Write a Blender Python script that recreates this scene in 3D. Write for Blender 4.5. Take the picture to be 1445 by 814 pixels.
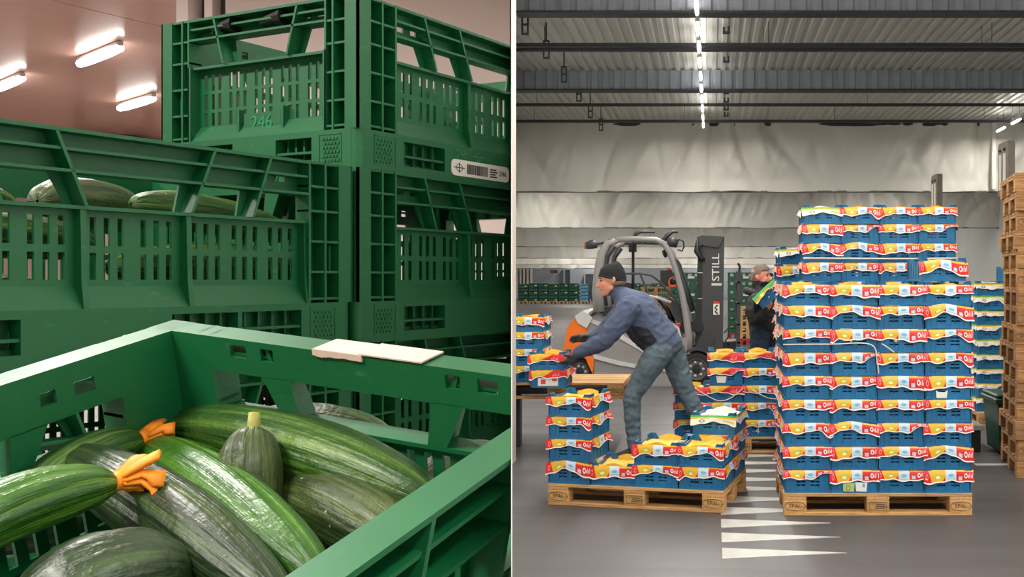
import bpy, bmesh, math, random
from mathutils import Vector, Matrix, noise

random.seed(7)
for _o in list(bpy.data.objects):
    bpy.data.objects.remove(_o)
scene = bpy.context.scene
COL = scene.collection

# ------------------------------------------------------------------ camera
F, CX, CY, EYE = 1400.0, 1005.0, 395.0, 1.5      # focal length in px, principal point, eye height
camd = bpy.data.cameras.new('camera')
camd.sensor_fit = 'HORIZONTAL'
camd.sensor_width = 36.0
camd.lens = F / 1445.0 * 36.0
camd.shift_x = (722.5 - CX) / 1445.0
camd.shift_y = (CY - 407.0) / 1445.0
camd.clip_start = 0.05
camd.clip_end = 300
cam = bpy.data.objects.new('camera', camd)
COL.objects.link(cam)
cam.location = (0, 0, EYE)
cam.rotation_euler = (math.pi / 2, 0, 0)
scene.camera = cam

# ------------------------------------------------------------------ world, exposure
world = bpy.data.worlds.new('world')
scene.world = world
world.use_nodes = True
world.node_tree.nodes['Background'].inputs[0].default_value = (0.75, 0.8, 0.85, 1)
world.node_tree.nodes['Background'].inputs[1].default_value = 0.05
vs = scene.view_settings
vs.view_transform = 'Standard'
vs.look = 'None'
vs.gamma = 1.0
vs.use_curve_mapping = False
vs.exposure = 0.0

LAMP_W = 41.0          # watts of one warehouse tube
COLD_W = 190.0          # watts of one cold-store tube


def at(px, py, Y):
    return Vector(((px - CX) / F * Y, Y, EYE - (py - CY) / F * Y))


def floor_at(px, py):
    Y = EYE * F / (py - CY)
    return Vector(((px - CX) / F * Y, Y, 0))


# ------------------------------------------------------------------ materials
def lin(c):
    c = c / 255.0
    return c / 12.92 if c <= 0.04045 else ((c + 0.055) / 1.055) ** 2.4


def rgb(r, g, b):
    return (lin(r), lin(g), lin(b), 1.0)


MATS = {}


class NT:
    """Small helper around a node tree."""
    def __init__(self, m):
        m.use_nodes = True
        self.t = m.node_tree
        self.b = self.t.nodes['Principled BSDF']

    def n(self, typ, **kw):
        nd = self.t.nodes.new(typ)
        for k, v in kw.items():
            setattr(nd, k, v)
        return nd

    def l(self, a, b):
        self.t.links.new(a, b)

    def math(self, op, a, b=None, clamp=False):
        nd = self.n('ShaderNodeMath', operation=op)
        nd.use_clamp = clamp
        for i, v in enumerate((a, b)):
            if v is None:
                continue
            if isinstance(v, (int, float)):
                nd.inputs[i].default_value = v
            else:
                self.l(v, nd.inputs[i])
        return nd.outputs[0]

    def mix(self, f, a, b):
        nd = self.n('ShaderNodeMix', data_type='RGBA')
        for i, v in ((0, f), (6, a), (7, b)):
            if isinstance(v, (int, float)):
                nd.inputs[i].default_value = v
            elif isinstance(v, tuple):
                nd.inputs[i].default_value = v
            else:
                self.l(v, nd.inputs[i])
        return nd.outputs[2]

    def noise(self, scale, coord='Object', detail=4.0, stretch=None, rough=0.55):
        tc = self.n('ShaderNodeTexCoord')
        src = tc.outputs[coord]
        if stretch:
            mp = self.n('ShaderNodeMapping')
            mp.inputs['Scale'].default_value = stretch
            self.l(src, mp.inputs[0])
            src = mp.outputs[0]
        nz = self.n('ShaderNodeTexNoise')
        nz.inputs['Scale'].default_value = scale
        nz.inputs['Detail'].default_value = detail
        nz.inputs['Roughness'].default_value = rough
        self.l(src, nz.inputs['Vector'])
        return nz.outputs[0]

    def ramp(self, fac, stops):
        r = self.n('ShaderNodeValToRGB')
        while len(r.color_ramp.elements) < len(stops):
            r.color_ramp.elements.new(0.5)
        for e, (p, c) in zip(r.color_ramp.elements, stops):
            e.position = p
            e.color = c
        self.l(fac, r.inputs[0])
        return r.outputs[0]

    def bump(self, h, strength, dist=0.002):
        b = self.n('ShaderNodeBump')
        b.inputs['Strength'].default_value = strength
        b.inputs['Distance'].default_value = dist
        self.l(h, b.inputs['Height'])
        self.l(b.outputs[0], self.b.inputs['Normal'])

    def rnd(self):
        return self.n('ShaderNodeObjectInfo').outputs['Random']


def mat(name, col, rough=0.5, var=0.0, scale=8.0, metal=0.0, bump=0.0, bscale=None, coat=0.0,
        stretch=None, col2=None, bdist=0.002, objvar=0.0, spec=0.5):
    if name in MATS:
        return MATS[name]
    m = bpy.data.materials.new(name)
    t = NT(m)
    b = t.b
    b.inputs['Roughness'].default_value = rough
    b.inputs['Metallic'].default_value = metal
    b.inputs['Coat Weight'].default_value = coat
    b.inputs['Specular IOR Level'].default_value = spec
    c = rgb(*col)
    if var > 0 or col2 or objvar:
        nz = t.noise(scale, stretch=stretch)
        if col2:
            c2 = rgb(*col2)
        else:
            c2 = tuple(min(1, x * (1 + var)) for x in c[:3]) + (1,)
            c = tuple(x * (1 - var) for x in c[:3]) + (1,)
        out = t.ramp(nz, [(0.3, c), (0.7, c2)])
        if objvar:
            hs = t.n('ShaderNodeHueSaturation')
            t.l(out, hs.inputs['Color'])
            v = t.math('MULTIPLY_ADD', t.rnd(), objvar)
            v.node.inputs[2].default_value = 1 - objvar / 2
            t.l(v, hs.inputs['Value'])
            out = hs.outputs[0]
        t.l(out, b.inputs['Base Color'])
    else:
        b.inputs['Base Color'].default_value = c
    if bump:
        t.bump(t.noise(bscale or scale * 4, stretch=stretch), bump, bdist)
    MATS[name] = m
    return m


def emit(name, col, strength):
    if name in MATS:
        return MATS[name]
    m = bpy.data.materials.new(name)
    t = NT(m)
    t.b.inputs['Base Color'].default_value = (0.9, 0.9, 0.9, 1)
    t.b.inputs['Emission Color'].default_value = col
    t.b.inputs['Emission Strength'].default_value = strength
    MATS[name] = m
    return m


# ------------------------------------------------------------------ mesh builder
class MB:
    def __init__(self):
        self.v = []
        self.f = []
        self.m = []
        self.uv = None

    def add(self, vs_, fs, mi=0):
        o = len(self.v)
        self.v += [tuple(p) for p in vs_]
        self.f += [tuple(i + o for i in f) for f in fs]
        self.m += [mi] * len(fs)
        return self

    def box(self, x0, x1, y0, y1, z0, z1, mi=0, M=None):
        p = [(x, y, z) for z in (z0, z1) for y in (y0, y1) for x in (x0, x1)]
        if M is not None:
            p = [M @ Vector(q) for q in p]
        return self.add(p, [(0, 2, 3, 1), (4, 5, 7, 6), (0, 1, 5, 4), (2, 6, 7, 3), (0, 4, 6, 2), (1, 3, 7, 5)], mi)

    def bbox(self, x0, x1, y0, y1, z0, z1, r=0.004, mi=0, M=None):
        """box with chamfered edges"""
        pts = []
        for (zz, ins) in ((z0, r), (z0 + r, 0), (z1 - r, 0), (z1, r)):
            a0, a1, b0, b1 = x0 + ins, x1 - ins, y0 + ins, y1 - ins
            pts += [(a0 + r, b0, zz), (a1 - r, b0, zz), (a1, b0 + r, zz), (a1, b1 - r, zz),
                    (a1 - r, b1, zz), (a0 + r, b1, zz), (a0, b1 - r, zz), (a0, b0 + r, zz)]
        if M is not None:
            pts = [M @ Vector(q) for q in pts]
        fs = [tuple(reversed(range(8))), tuple(range(24, 32))]
        for k in range(3):
            for i in range(8):
                j = (i + 1) % 8
                fs.append((k * 8 + i, k * 8 + j, k * 8 + 8 + j, k * 8 + 8 + i))
        return self.add(pts, fs, mi)

    def prism(self, poly, axis, a0, a1, mi=0, M=None):
        """extrude a 2-D polygon along an axis: axis 'y' takes (x,z), 'x' takes (y,z), 'z' takes (x,y)"""
        def mk(p, a):
            q = {'y': (p[0], a, p[1]), 'x': (a, p[0], p[1]), 'z': (p[0], p[1], a)}[axis]
            return M @ Vector(q) if M is not None else q
        n = len(poly)
        pts = [mk(p, a0) for p in poly] + [mk(p, a1) for p in poly]
        fs = [tuple(range(n)), tuple(reversed(range(n, 2 * n)))]
        fs += [(i, i + n, (i + 1) % n + n, (i + 1) % n) for i in range(n)]
        return self.add(pts, fs, mi)

    def tube(self, pts, r, seg=8, mi=0, cap=True, closed=False, flat=None):
        pts = [Vector(p) for p in pts]
        n = len(pts)
        rs = r if isinstance(r, (list, tuple)) else [r] * n
        rings = []
        up = None
        for i in range(n):
            a = pts[(i - 1) % n] if (i > 0 or closed) else pts[i]
            b = pts[(i + 1) % n] if (i < n - 1 or closed) else pts[i]
            d = (b - a).normalized()
            if up is None:
                up = Vector((0, 0, 1)) if abs(d.z) < 0.9 else Vector((1, 0, 0))
            x = d.cross(up).normalized()
            up = x.cross(d).normalized()
            fx, fy = flat if flat else (1, 1)
            rings.append([pts[i] + (x * math.cos(k * 2 * math.pi / seg) * fx + up * math.sin(k * 2 * math.pi / seg) * fy) * rs[i]
                          for k in range(seg)])
        vs_ = [p for rg in rings for p in rg]
        fs = []
        for i in range(n if closed else n - 1):
            j = (i + 1) % n
            for k in range(seg):
                l = (k + 1) % seg
                fs.append((i * seg + k, i * seg + l, j * seg + l, j * seg + k))
        if cap and not closed:
            fs.append(tuple(reversed(range(seg))))
            fs.append(tuple(range((n - 1) * seg, n * seg)))
        return self.add(vs_, fs, mi)

    def lathe(self, prof, center, axis='y', seg=24, mi=0):
        """prof: list of (radius, along-axis)"""
        c = Vector(center)
        vs_ = []
        for (r, a) in prof:
            for k in range(seg):
                t = 2 * math.pi * k / seg
                u, w = r * math.cos(t), r * math.sin(t)
                q = {'y': (u, a, w), 'x': (a, u, w), 'z': (u, w, a)}[axis]
                vs_.append(c + Vector(q))
        fs = []
        for i in range(len(prof) - 1):
            for k in range(seg):
                l = (k + 1) % seg
                fs.append((i * seg + k, i * seg + l, (i + 1) * seg + l, (i + 1) * seg + k))
        fs.append(tuple(range(seg)))
        fs.append(tuple(range((len(prof) - 1) * seg, len(prof) * seg)))
        return self.add(vs_, fs, mi)

    def ball(self, c, rx, ry=None, rz=None, seg=12, rings=8, mi=0, M=None):
        ry = rx if ry is None else ry
        rz = rx if rz is None else rz
        c = Vector(c)
        vs_ = []
        for i in range(rings + 1):
            ph = math.pi * i / rings
            for k in range(seg):
                t = 2 * math.pi * k / seg
                q = Vector((rx * math.sin(ph) * math.cos(t), ry * math.sin(ph) * math.sin(t), rz * math.cos(ph)))
                vs_.append(c + (M @ q if M is not None else q))
        fs = []
        for i in range(rings):
            for k in range(seg):
                l = (k + 1) % seg
                fs.append((i * seg + k, (i + 1) * seg + k, (i + 1) * seg + l, i * seg + l))
        return self.add(vs_, fs, mi)

    def mesh(self, name, mats, smooth=False, merge=False):
        me = bpy.data.meshes.new(name)
        me.from_pydata(self.v, [], self.f)
        for m in (mats if isinstance(mats, (list, tuple)) else [mats]):
            me.materials.append(m)
        if len(set(self.m)) > 1:
            for p, mi in zip(me.polygons, self.m):
                p.material_index = mi
        bm = bmesh.new()
        bm.from_mesh(me)
        if merge:
            bmesh.ops.remove_doubles(bm, verts=bm.verts, dist=1e-5)
        bmesh.ops.recalc_face_normals(bm, faces=bm.faces)
        bm.to_mesh(me)
        bm.free()
        if smooth:
            me.polygons.foreach_set('use_smooth', [True] * len(me.polygons))
            if smooth != True:
                try:
                    me.set_sharp_from_angle(angle=math.radians(smooth))
                except Exception:
                    pass
        return me

    def obj(self, name, mats, parent=None, smooth=False, merge=False):
        return link(name, self.mesh(name, mats, smooth, merge), parent)


def link(name, me, parent=None, M=None):
    o = bpy.data.objects.new(name, me)
    COL.objects.link(o)
    if parent is not None:
        o.parent = parent
    if M is not None:
        o.matrix_local = M
    return o


def tag(o, label=None, cat=None, group=None, kind=None):
    if label:
        o['label'] = label
    if cat:
        o['category'] = cat
    if group:
        o['group'] = group
    if kind:
        o['kind'] = kind
    return o


def thing(name, label, cat, loc=(0, 0, 0), rz=0.0, group=None):
    o = bpy.data.objects.new(name, None)
    COL.objects.link(o)
    o.empty_display_size = 0.1
    o.location = loc
    o.rotation_euler = (0, 0, rz)
    return tag(o, label, cat, group)


def struct(o):
    o['kind'] = 'structure'
    return o


def text_mesh(s, size, extrude=0.0005, name='lettering', material=None, align='CENTER'):
    cu = bpy.data.curves.new('t', 'FONT')
    cu.body = s
    cu.size = size
    cu.extrude = extrude
    cu.align_x = align
    cu.align_y = 'CENTER'
    cu.resolution_u = 3
    ob = bpy.data.objects.new('t', cu)
    COL.objects.link(ob)
    dg = bpy.context.evaluated_depsgraph_get()
    me = bpy.data.meshes.new_from_object(ob.evaluated_get(dg))
    bpy.data.objects.remove(ob)
    bpy.data.curves.remove(cu)
    me.name = name
    me.materials.clear()
    if material:
        me.materials.append(material)
    return me


# the partition plane runs through the eye along the middle column of the frame
SL = (721.2 - CX) / F      # its left face:  X = SL * Y
SR = (723.0 - CX) / F      # its right face


def cut_mesh(me, M, side):
    """trim a mesh (world matrix M) where it would run into the partition; side 'L' or 'R' is the room that keeps it"""
    s = (SL - 0.0003) if side == 'L' else (SR + 0.0003)
    n = Vector((1, -s, 0)).normalized()
    if side == 'R':
        n = -n
    Mi = M.inverted()
    co = Mi @ Vector((0, 0, 0))
    no = (M.to_3x3().transposed() @ n).normalized()
    if all((M @ v.co).dot(n) < 0 for v in me.vertices):
        return me
    me = me.copy()
    bm = bmesh.new()
    bm.from_mesh(me)
    bmesh.ops.bisect_plane(bm, geom=bm.verts[:] + bm.edges[:] + bm.faces[:], plane_co=co, plane_no=no,
                           clear_outer=True, dist=1e-6)
    bm.to_mesh(me)
    bm.free()
    return me


ORD = ['bottom', 'second', 'third', 'fourth', 'fifth', 'sixth', 'seventh', 'eighth', 'ninth', 'tenth', 'eleventh', 'twelfth', 'top']
NTH = ['first', 'second', 'third', 'fourth', 'fifth', 'sixth', 'seventh', 'eighth', 'ninth', 'tenth', 'eleventh', 'twelfth', 'thirteenth', 'fourteenth', 'fifteenth', 'sixteenth', 'seventeenth', 'eighteenth']
# ------------------------------------------------------------------ structure: two rooms side by side
CEIL_R, CEIL_L = 5.43, 4.08
Y_BACK, X_RIGHT, X_LEFT, Y_FARR, Y_FARL = -5.0, 11.0, -13.0, 80.0, 18.0


def concrete(name, dark, light, rough):
    m = bpy.data.materials.new(name)
    t = NT(m)
    a = t.noise(0.35, detail=6)
    s = t.noise(1.1, detail=5, stretch=(0.25, 2.2, 1))
    fine = t.noise(60, detail=3)
    c = t.mix(a, rgb(*dark), rgb(*light))
    c = t.mix(t.math('MULTIPLY', t.ramp(s, [(0.45, (0, 0, 0, 1)), (0.7, (1, 1, 1, 1))]), 0.35), c, rgb(dark[0] * .72, dark[1] * .72, dark[2] * .72))
    c = t.mix(t.math('MULTIPLY', fine, 0.25), c, rgb(*light))
    t.l(c, t.b.inputs['Base Color'])
    r = t.math('MULTIPLY_ADD', s, 0.25)
    r.node.inputs[2].default_value = rough
    t.l(r, t.b.inputs['Roughness'])
    t.bump(fine, 0.08, 0.001)
    return m


m_floor = concrete('polished_concrete', (68, 65, 65), (94, 90, 89), 0.34)
m_floor_l = concrete('cold_store_floor', (110, 104, 100), (130, 125, 120), 0.4)
m_wall = mat('partition_white', (226, 226, 222), 0.7, var=0.03, scale=1.5)
m_pinkceil = mat('pinkish_ceiling_panel', (226, 182, 168), 0.24, var=0.05, scale=0.6, coat=0.3)
m_beige = mat('beige_panel_wall', (205, 192, 184), 0.5, var=0.03, scale=0.8)
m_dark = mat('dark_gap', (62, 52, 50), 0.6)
m_corr = mat('galvanised_roof_sheet', (222, 220, 212), 0.36, var=0.08, scale=0.8, metal=0.45, stretch=(6, 0.15, 1))
m_gird = mat('girder_blue_grey', (150, 156, 166), 0.5, var=0.06, scale=2)
m_rail = mat('dark_rail', (58, 60, 64), 0.5, var=0.1, scale=3)
m_curt = mat('white_tarpaulin', (226, 222, 212), 0.5, var=0.035, scale=0.6, bump=0.25, bscale=2.2, bdist=0.05)
m_grey_wall = mat('grey_far_wall', (150, 156, 164), 0.6, var=0.05, scale=0.5)


def poly_slab(name, pts, z0, z1, m, parent=None):
    return MB().prism(pts, 'z', z0, z1).obj(name, m, parent)


struct(poly_slab('floor', [(SR * Y_FARR, Y_FARR), (0, 0), (0, Y_BACK), (X_RIGHT, Y_BACK), (X_RIGHT, Y_FARR)], -0.1, 0, m_floor))
struct(poly_slab('floor_cold_store', [(SL * Y_FARL, Y_FARL), (X_LEFT, Y_FARL), (X_LEFT, Y_BACK), (-0.002, Y_BACK), (-0.002, 0)], -0.1, 0, m_floor_l))
struct(poly_slab('wall_partition', [(SL * 0.5, 0.5), (SR * 0.5, 0.5), (SR * Y_FARR, Y_FARR), (SL * Y_FARR, Y_FARR)], 0.0, CEIL_R - 0.01, m_wall))
struct(poly_slab('wall_back', [(X_LEFT, Y_BACK - 0.2), (X_RIGHT, Y_BACK - 0.2), (X_RIGHT, Y_BACK), (X_LEFT, Y_BACK)], 0, CEIL_R, m_wall))  # unseen wall behind the camera, put in to bounce light
struct(poly_slab('wall_right', [(X_RIGHT, Y_BACK), (X_RIGHT + 0.2, Y_BACK), (X_RIGHT + 0.2, Y_FARR), (X_RIGHT, Y_FARR)], 0, CEIL_R, m_wall))
struct(poly_slab('wall_left', [(X_LEFT - 0.2, Y_BACK), (X_LEFT, Y_BACK), (X_LEFT, Y_FARL), (X_LEFT - 0.2, Y_FARL)], 0, CEIL_R, m_beige))
struct(poly_slab('wall_far', [(SR * Y_FARR, Y_FARR), (X_RIGHT, Y_FARR), (X_RIGHT, Y_FARR + 0.2), (SR * Y_FARR, Y_FARR + 0.2)], 0, CEIL_R, m_grey_wall))
m_farbeige = mat('far_cold_store_wall', (176, 150, 140), 0.5, var=0.06, scale=0.7)
struct(poly_slab('wall_cold_store_far', [(X_LEFT, Y_FARL), (SL * Y_FARL - 0.02, Y_FARL), (SL * Y_FARL - 0.02, Y_FARL + 0.2), (X_LEFT, Y_FARL + 0.2)], 0, CEIL_L, m_farbeige))

# cold-store ceiling: wide panels with open seams under a slab
ceil_l = struct(poly_slab('ceiling_cold_store', [(SL * Y_FARL, Y_FARL), (X_LEFT, Y_FARL), (X_LEFT, Y_BACK), (-0.002, Y_BACK), (-0.002, 0)], CEIL_L + 0.05, CEIL_L + 0.15, mat('seam_light', (216, 196, 186), 0.6)))
dn = Vector((0.89, -0.456, 0)).normalized()
for k in range(-4, 3):
    lo, hi = -9.6 + 2.65 * k * 2 + 0.01, -9.6 + 2.65 * (k + 1) * 2 - 0.01
    mb = MB().prism([(SL * Y_FARL, Y_FARL), (X_LEFT, Y_FARL), (X_LEFT, Y_BACK), (-0.002, Y_BACK), (-0.002, 0)], 'z', CEIL_L, CEIL_L + 0.05)
    me = mb.mesh('ceiling_panel', m_pinkceil)
    bm = bmesh.new()
    bm.from_mesh(me)
    for co, no in ((dn * lo, -dn), (dn * hi, dn)):
        r = bmesh.ops.bisect_plane(bm, geom=bm.verts[:] + bm.edges[:] + bm.faces[:], plane_co=co, plane_no=no, clear_outer=True)
        ed = [e for e in r['geom_cut'] if isinstance(e, bmesh.types.BMEdge)]
        if ed:
            bmesh.ops.holes_fill(bm, edges=ed)
    nv = len(bm.verts)
    bm.to_mesh(me)
    bm.free()
    if nv:
        link('ceiling_panel', me, ceil_l)

# the nearer beige wall of the cold store, with its column and dark recesses
Yb = 8.0
xb = lambda px: (px - CX) / F * Yb
wb = struct(MB().box(xb(318), SL * Yb - 0.01, Yb, Yb + 0.25, 0, CEIL_L).obj('wall_inner', m_beige))
MB().box(xb(260), xb(276), Yb - 0.12, Yb + 0.25, 0, CEIL_L).obj('column', mat('column_white', (222, 212, 206), 0.5), wb)
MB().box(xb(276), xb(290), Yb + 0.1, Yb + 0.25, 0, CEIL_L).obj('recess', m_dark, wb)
MB().box(xb(290), xb(301), Yb - 0.02, Yb + 0.25, 0, CEIL_L).obj('post', MATS['column_white'], wb)
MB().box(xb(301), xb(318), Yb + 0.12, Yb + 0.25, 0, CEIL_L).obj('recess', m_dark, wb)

# posts and braces in front of the far cold-store wall
m_brown = mat('brown_steel', (96, 70, 64), 0.5)
for i, (px, w, lb) in enumerate(((108, 10, 'slender brown steel post left of the diagonal braces'), (207, 11, 'dark brown steel post beside the upper crate'))):
    Y = 17.2
    x = (px - CX) / F * Y
    tag(MB().bbox(x - w / F * Y / 2, x + w / F * Y / 2, Y, Y + 0.14, 0, CEIL_L - 0.02 if i == 0 else 3.95, 0.01).obj('steel_post', m_brown), lb, 'post', 'steel posts of the cold store')
t = thing('steel_brace', 'pair of dark diagonal steel braces on the cold store far wall', 'brace')
for a, b in (((128, 172), (150, 200)), ((190, 164), (165, 200))):
    MB().tube([at(a[0], a[1], 17.6), at(b[0], b[1], 17.6)], 0.05, 6).obj('diagonal_bar', m_brown, t)
MB().bbox(at(120, 0, 17.6).x, at(196, 0, 17.6).x, 17.56, 17.98, at(0, 208, 17.6).z, at(0, 198, 17.6).z, 0.01).obj('bracket_rail', m_brown, t)
a = at(85, 169, 17.5)
tag(MB().tube([at(70, 170, 17.7), at(99, 164, 17.7)], 0.045, 8).tube([at(74, 169, 17.7), at(74, 169, 17.99)], .02, 6).tube([at(94, 165, 17.7), at(94, 165, 17.99)], .02, 6).obj('wall_pipe', m_brown), 'short dark pipe fixed on the cold store far wall', 'pipe')

# warehouse roof: corrugated sheet running away from the camera
prof = []
x = -17.0
P = 0.17
while x < X_RIGHT:
    prof += [(x, 0.0), (x + P * 0.42, 0.0), (x + P * 0.5, 0.035), (x + P * 0.92, 0.035)]
    x += P
mb = MB()
vs_ = [(q[0], yy, CEIL_R + q[1]) for yy in (Y_BACK, Y_FARR) for q in prof]
n = len(prof)
mb.add(vs_, [(i, i + 1, i + 1 + n, i + n) for i in range(n - 1)])
me = mb.mesh('ceiling', m_corr)
struct(link('ceiling', cut_mesh(me, Matrix.Identity(4), 'R')))
struct(poly_slab('ceiling_deck', [(SR * Y_FARR, Y_FARR), (0, 0), (0, Y_BACK), (X_RIGHT, Y_BACK), (X_RIGHT, Y_FARR)], CEIL_R + 0.07, CEIL_R + 0.15, m_rail))


def girder(idx, Y, zb):
    mb = MB()
    pr = []
    x = SR * Y + 0.02
    while x < X_RIGHT:
        pr += [(x, 0.0), (x + 0.10, 0.0), (x + 0.13, 0.035), (x + 0.18, 0.035)]
        x += 0.21
    n = len(pr)
    mb.add([(q[0], Y + q[1], z) for z in (zb + 0.03, CEIL_R) for q in pr], [(i, i + 1, i + 1 + n, i + n) for i in range(n - 1)])
    mb.box(SR * Y + 0.02, X_RIGHT, Y + 0.06, Y + 0.2, zb + 0.03, CEIL_R)
    o = struct(mb.obj('trim_%d' % idx, m_gird))
    MB().box(SR * Y + 0.03, X_RIGHT, Y - 0.03, Y + 0.24, zb, zb + 0.03).obj('bottom_flange', m_rail, o)


girder(1, 13.2, 5.05)
girder(2, 18.6, 5.05)
for i, (Y, z) in enumerate(((15.1, 5.07), (15.42, 5.08), (20.4, 5.1), (22.5, 5.1))):
    o = struct(MB().bbox(SR * Y + 0.02, X_RIGHT, Y - 0.04, Y + 0.04, z - 0.03, z + 0.03, 0.008).obj('trim_%d' % (i + 3), m_rail))
    mb = MB()
    x = SR * Y + 0.5
    while x < X_RIGHT:
        mb.tube([(x, Y, z + 0.04), (x, Y, CEIL_R + 0.02)], 0.005, 5)
        x += 3.4
    mb.obj('hanger_rod', m_rail, o)

# hanging tarpaulin curtains, one behind the other
LB = ['nearest', 'second', 'third', 'fourth', 'fifth', 'farthest']
for k, (Y, zb) in enumerate(((24.7, 3.70), (38.0, 3.50), (50.0, 3.19), (60.0, 2.83), (68.0, 2.58), (75.0, 2.4))):
    mb = MB()
    x0, x1 = SR * Y + 0.05, X_RIGHT - 0.02
    nx, nz = int((x1 - x0) / (0.065 if k < 2 else 0.12)), 22
    rc = random.Random(k * 7 + 1)
    cr = []
    xc = x0 + 0.3
    while xc < x1:
        cr.append((xc, rc.uniform(0.25, 0.95) * rc.choice((-1, 1, 1)), rc.uniform(1.2, 2.2), rc.uniform(0.05, 0.10), rc.uniform(0.06, 0.13), rc.uniform(0.0, 0.45)))
        xc += rc.uniform(0.55, 1.3)
    vs_ = []
    for j in range(nz + 1):
        v = j / nz
        for i in range(nx + 1):
            x = x0 + (x1 - x0) * i / nx
            q = Vector((x * 0.55 + v * 0.5 + k * 13.7, v * 0.55, k * 3.1))
            sw = v * 0.9 * math.sin(x * 0.9 + k)
            fold = -(abs(noise.noise(Vector((x * 0.75 + sw + k * 13.7, v * 0.4, k * 3.1)))) ** 0.6) * 0.55 + noise.noise(Vector((x * 1.9 + sw * 1.5, v * 1.3, k * 5.0))) * 0.16 + abs(noise.noise(Vector((x * 2.3 - v * 1.8, v * 0.9, k * 2.0 + 7)))) * 0.15
            for (cx, sw_, pw, wd, am, st) in cr:
                if abs(x - cx) < 1.4:
                    dx = x - (cx + sw_ * (1 - v) ** pw)
                    fold += am * max(0.0, min(1.0, (1 - v - st) * 3)) * (1 / (1 + (dx / wd) ** 2) if dx < 0 else math.exp(-(dx / (wd * 0.45)) ** 2)) * (0.4 + v)
            env = 0.3 + 0.7 * math.sin(math.pi * min(1, max(0.0, 1 - v) * 1.15 + 0.05))
            vs_.append((x, Y + fold * env, zb + (CEIL_R - 0.03 - zb) * v + (0.035 * noise.noise(Vector((x * 0.8, k, 0))) if j == 0 else 0)))
    mb.add(vs_, [(j * (nx + 1) + i, j * (nx + 1) + i + 1, (j + 1) * (nx + 1) + i + 1, (j + 1) * (nx + 1) + i) for j in range(nz) for i in range(nx)])
    c = thing('hanging_curtain', '%s of the white tarpaulin curtains hanging across the warehouse' % LB[k], 'curtain', group='white curtains in the warehouse')
    mb.obj('sheet', m_curt, c, smooth=True)
    MB().tube([(x0, Y, zb + 0.0), (x1, Y, zb + 0.0)], 0.03, 6).obj('hem_bar', mat('hem_grey', (120, 116, 110), 0.6), c)
    MB().tube([(x0, Y, CEIL_R - 0.06), (x1, Y, CEIL_R - 0.06)], 0.05, 6).obj('hanging_rail', m_rail, c)
xx = (1400 - CX) / F * 24.4
struct(MB().bbox(xx - 0.05, xx + 0.05, 24.2, 24.34, 3.7, CEIL_R, 0.01).obj('column_curtain_end', mat('column_cream', (214, 210, 198), 0.5)))

# far wall details
for k in range(5):
    x = at(726 + k * 5, 0, 79.5).x + 0.1
    tag(MB().bbox(x, x + 0.14, 79.6, 79.9, 0, 2.45, 0.01).obj('white_post', MATS['column_cream']), 'slim white post at the far wall, %s from the partition' % NTH[k], 'post', 'white posts at the far wall')
for px, w, z0, z1, lb in ((797, 7, 0, 2.3, 'dark doorway panel at the far wall beside the green stacks'), (826, 22, 0, 1.95, 'wide dark roller door at the far wall behind the forklift')):
    x = at(px, 0, 79.5).x
    t = thing('far_door', lb, 'door', (x, 79.6, 0))
    ww = w / F * 79.6
    MB().box(0, ww, 0, 0.3, z0, z1).obj('door_leaf', mat('far_dark', (62, 68, 76), 0.6), t)
    MB().box(-0.12, 0, -0.05, 0.35, 0, z1 + 0.12).box(ww, ww + 0.12, -0.05, 0.35, 0, z1 + 0.12).box(0, ww, -0.05, 0.35, z1, z1 + 0.12).obj('door_frame', mat('far_frame', (150, 156, 162), 0.6), t)
x = at(776, 0, 79.5).x
t = thing('far_sign', 'small red and dark sign on the far grey wall', 'sign', (x, 79.5, 2.05))
MB().box(0, 0.62, 0, 0.06, 0, 0.26).obj('sign_board', mat('far_red', (120, 62, 62), 0.6), t)
MB().box(0.36, 0.56, -0.02, 0.0, 0.05, 0.2).obj('sign_emblem', mat('far_dark', (62, 68, 76), 0.6), t)

# ------------------------------------------------------------------ lamps
m_tube = emit('tube_glow', (1.0, 0.98, 0.93, 1), 9.0)
m_house = mat('lamp_housing', (196, 194, 190), 0.4)


def area(parent, loc, sx, sy, w, col=(1, 0.97, 0.92), rz=0.0):
    d = bpy.data.lights.new('tube_light', 'AREA')
    d.shape = 'RECTANGLE'
    d.size, d.size_y = sx, sy
    d.energy = w
    d.color = col
    o = bpy.data.objects.new('tube_light', d)
    COL.objects.link(o)
    o.parent = parent
    o.location = loc
    o.rotation_euler = (0, 0, rz)
    return o


def tube_lamp(loc, rz, length, w, label, group, hang=None, col=(1, 0.97, 0.92), r=0.028):
    t = thing('tube_lamp', label, 'lamp', loc, rz, group)
    MB().bbox(-0.03, 0.03, -length / 2, length / 2, 0.02, 0.07, 0.006).obj('housing', m_house, t)
    pts = [(0, -length / 2 + 0.02 + (length - 0.04) * i / 4, 0.0) for i in range(5)]
    MB().tube(pts, [r * 0.8, r, r, r, r * 0.8], 10).obj('glowing_tube', m_tube, t, smooth=True)
    if hang:
        mb = MB()
        for yy in (-length / 2 + 0.08, length / 2 - 0.08):
            mb.tube([(0, yy, 0.06), (0, yy, hang)], 0.006, 5)
        mb.obj('suspension', m_rail, t)
    area(t, (0, 0, -r - 0.006), 0.05, length, w, col)
    if hang:
        area(t, (0, 0, 0.085), 0.05, length, w * (0.07 if hang > 0.2 else 0.5), col).rotation_euler = (math.pi, 0, 0)  # extra upward light, added on the housing to brighten the ceiling
    return t


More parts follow.
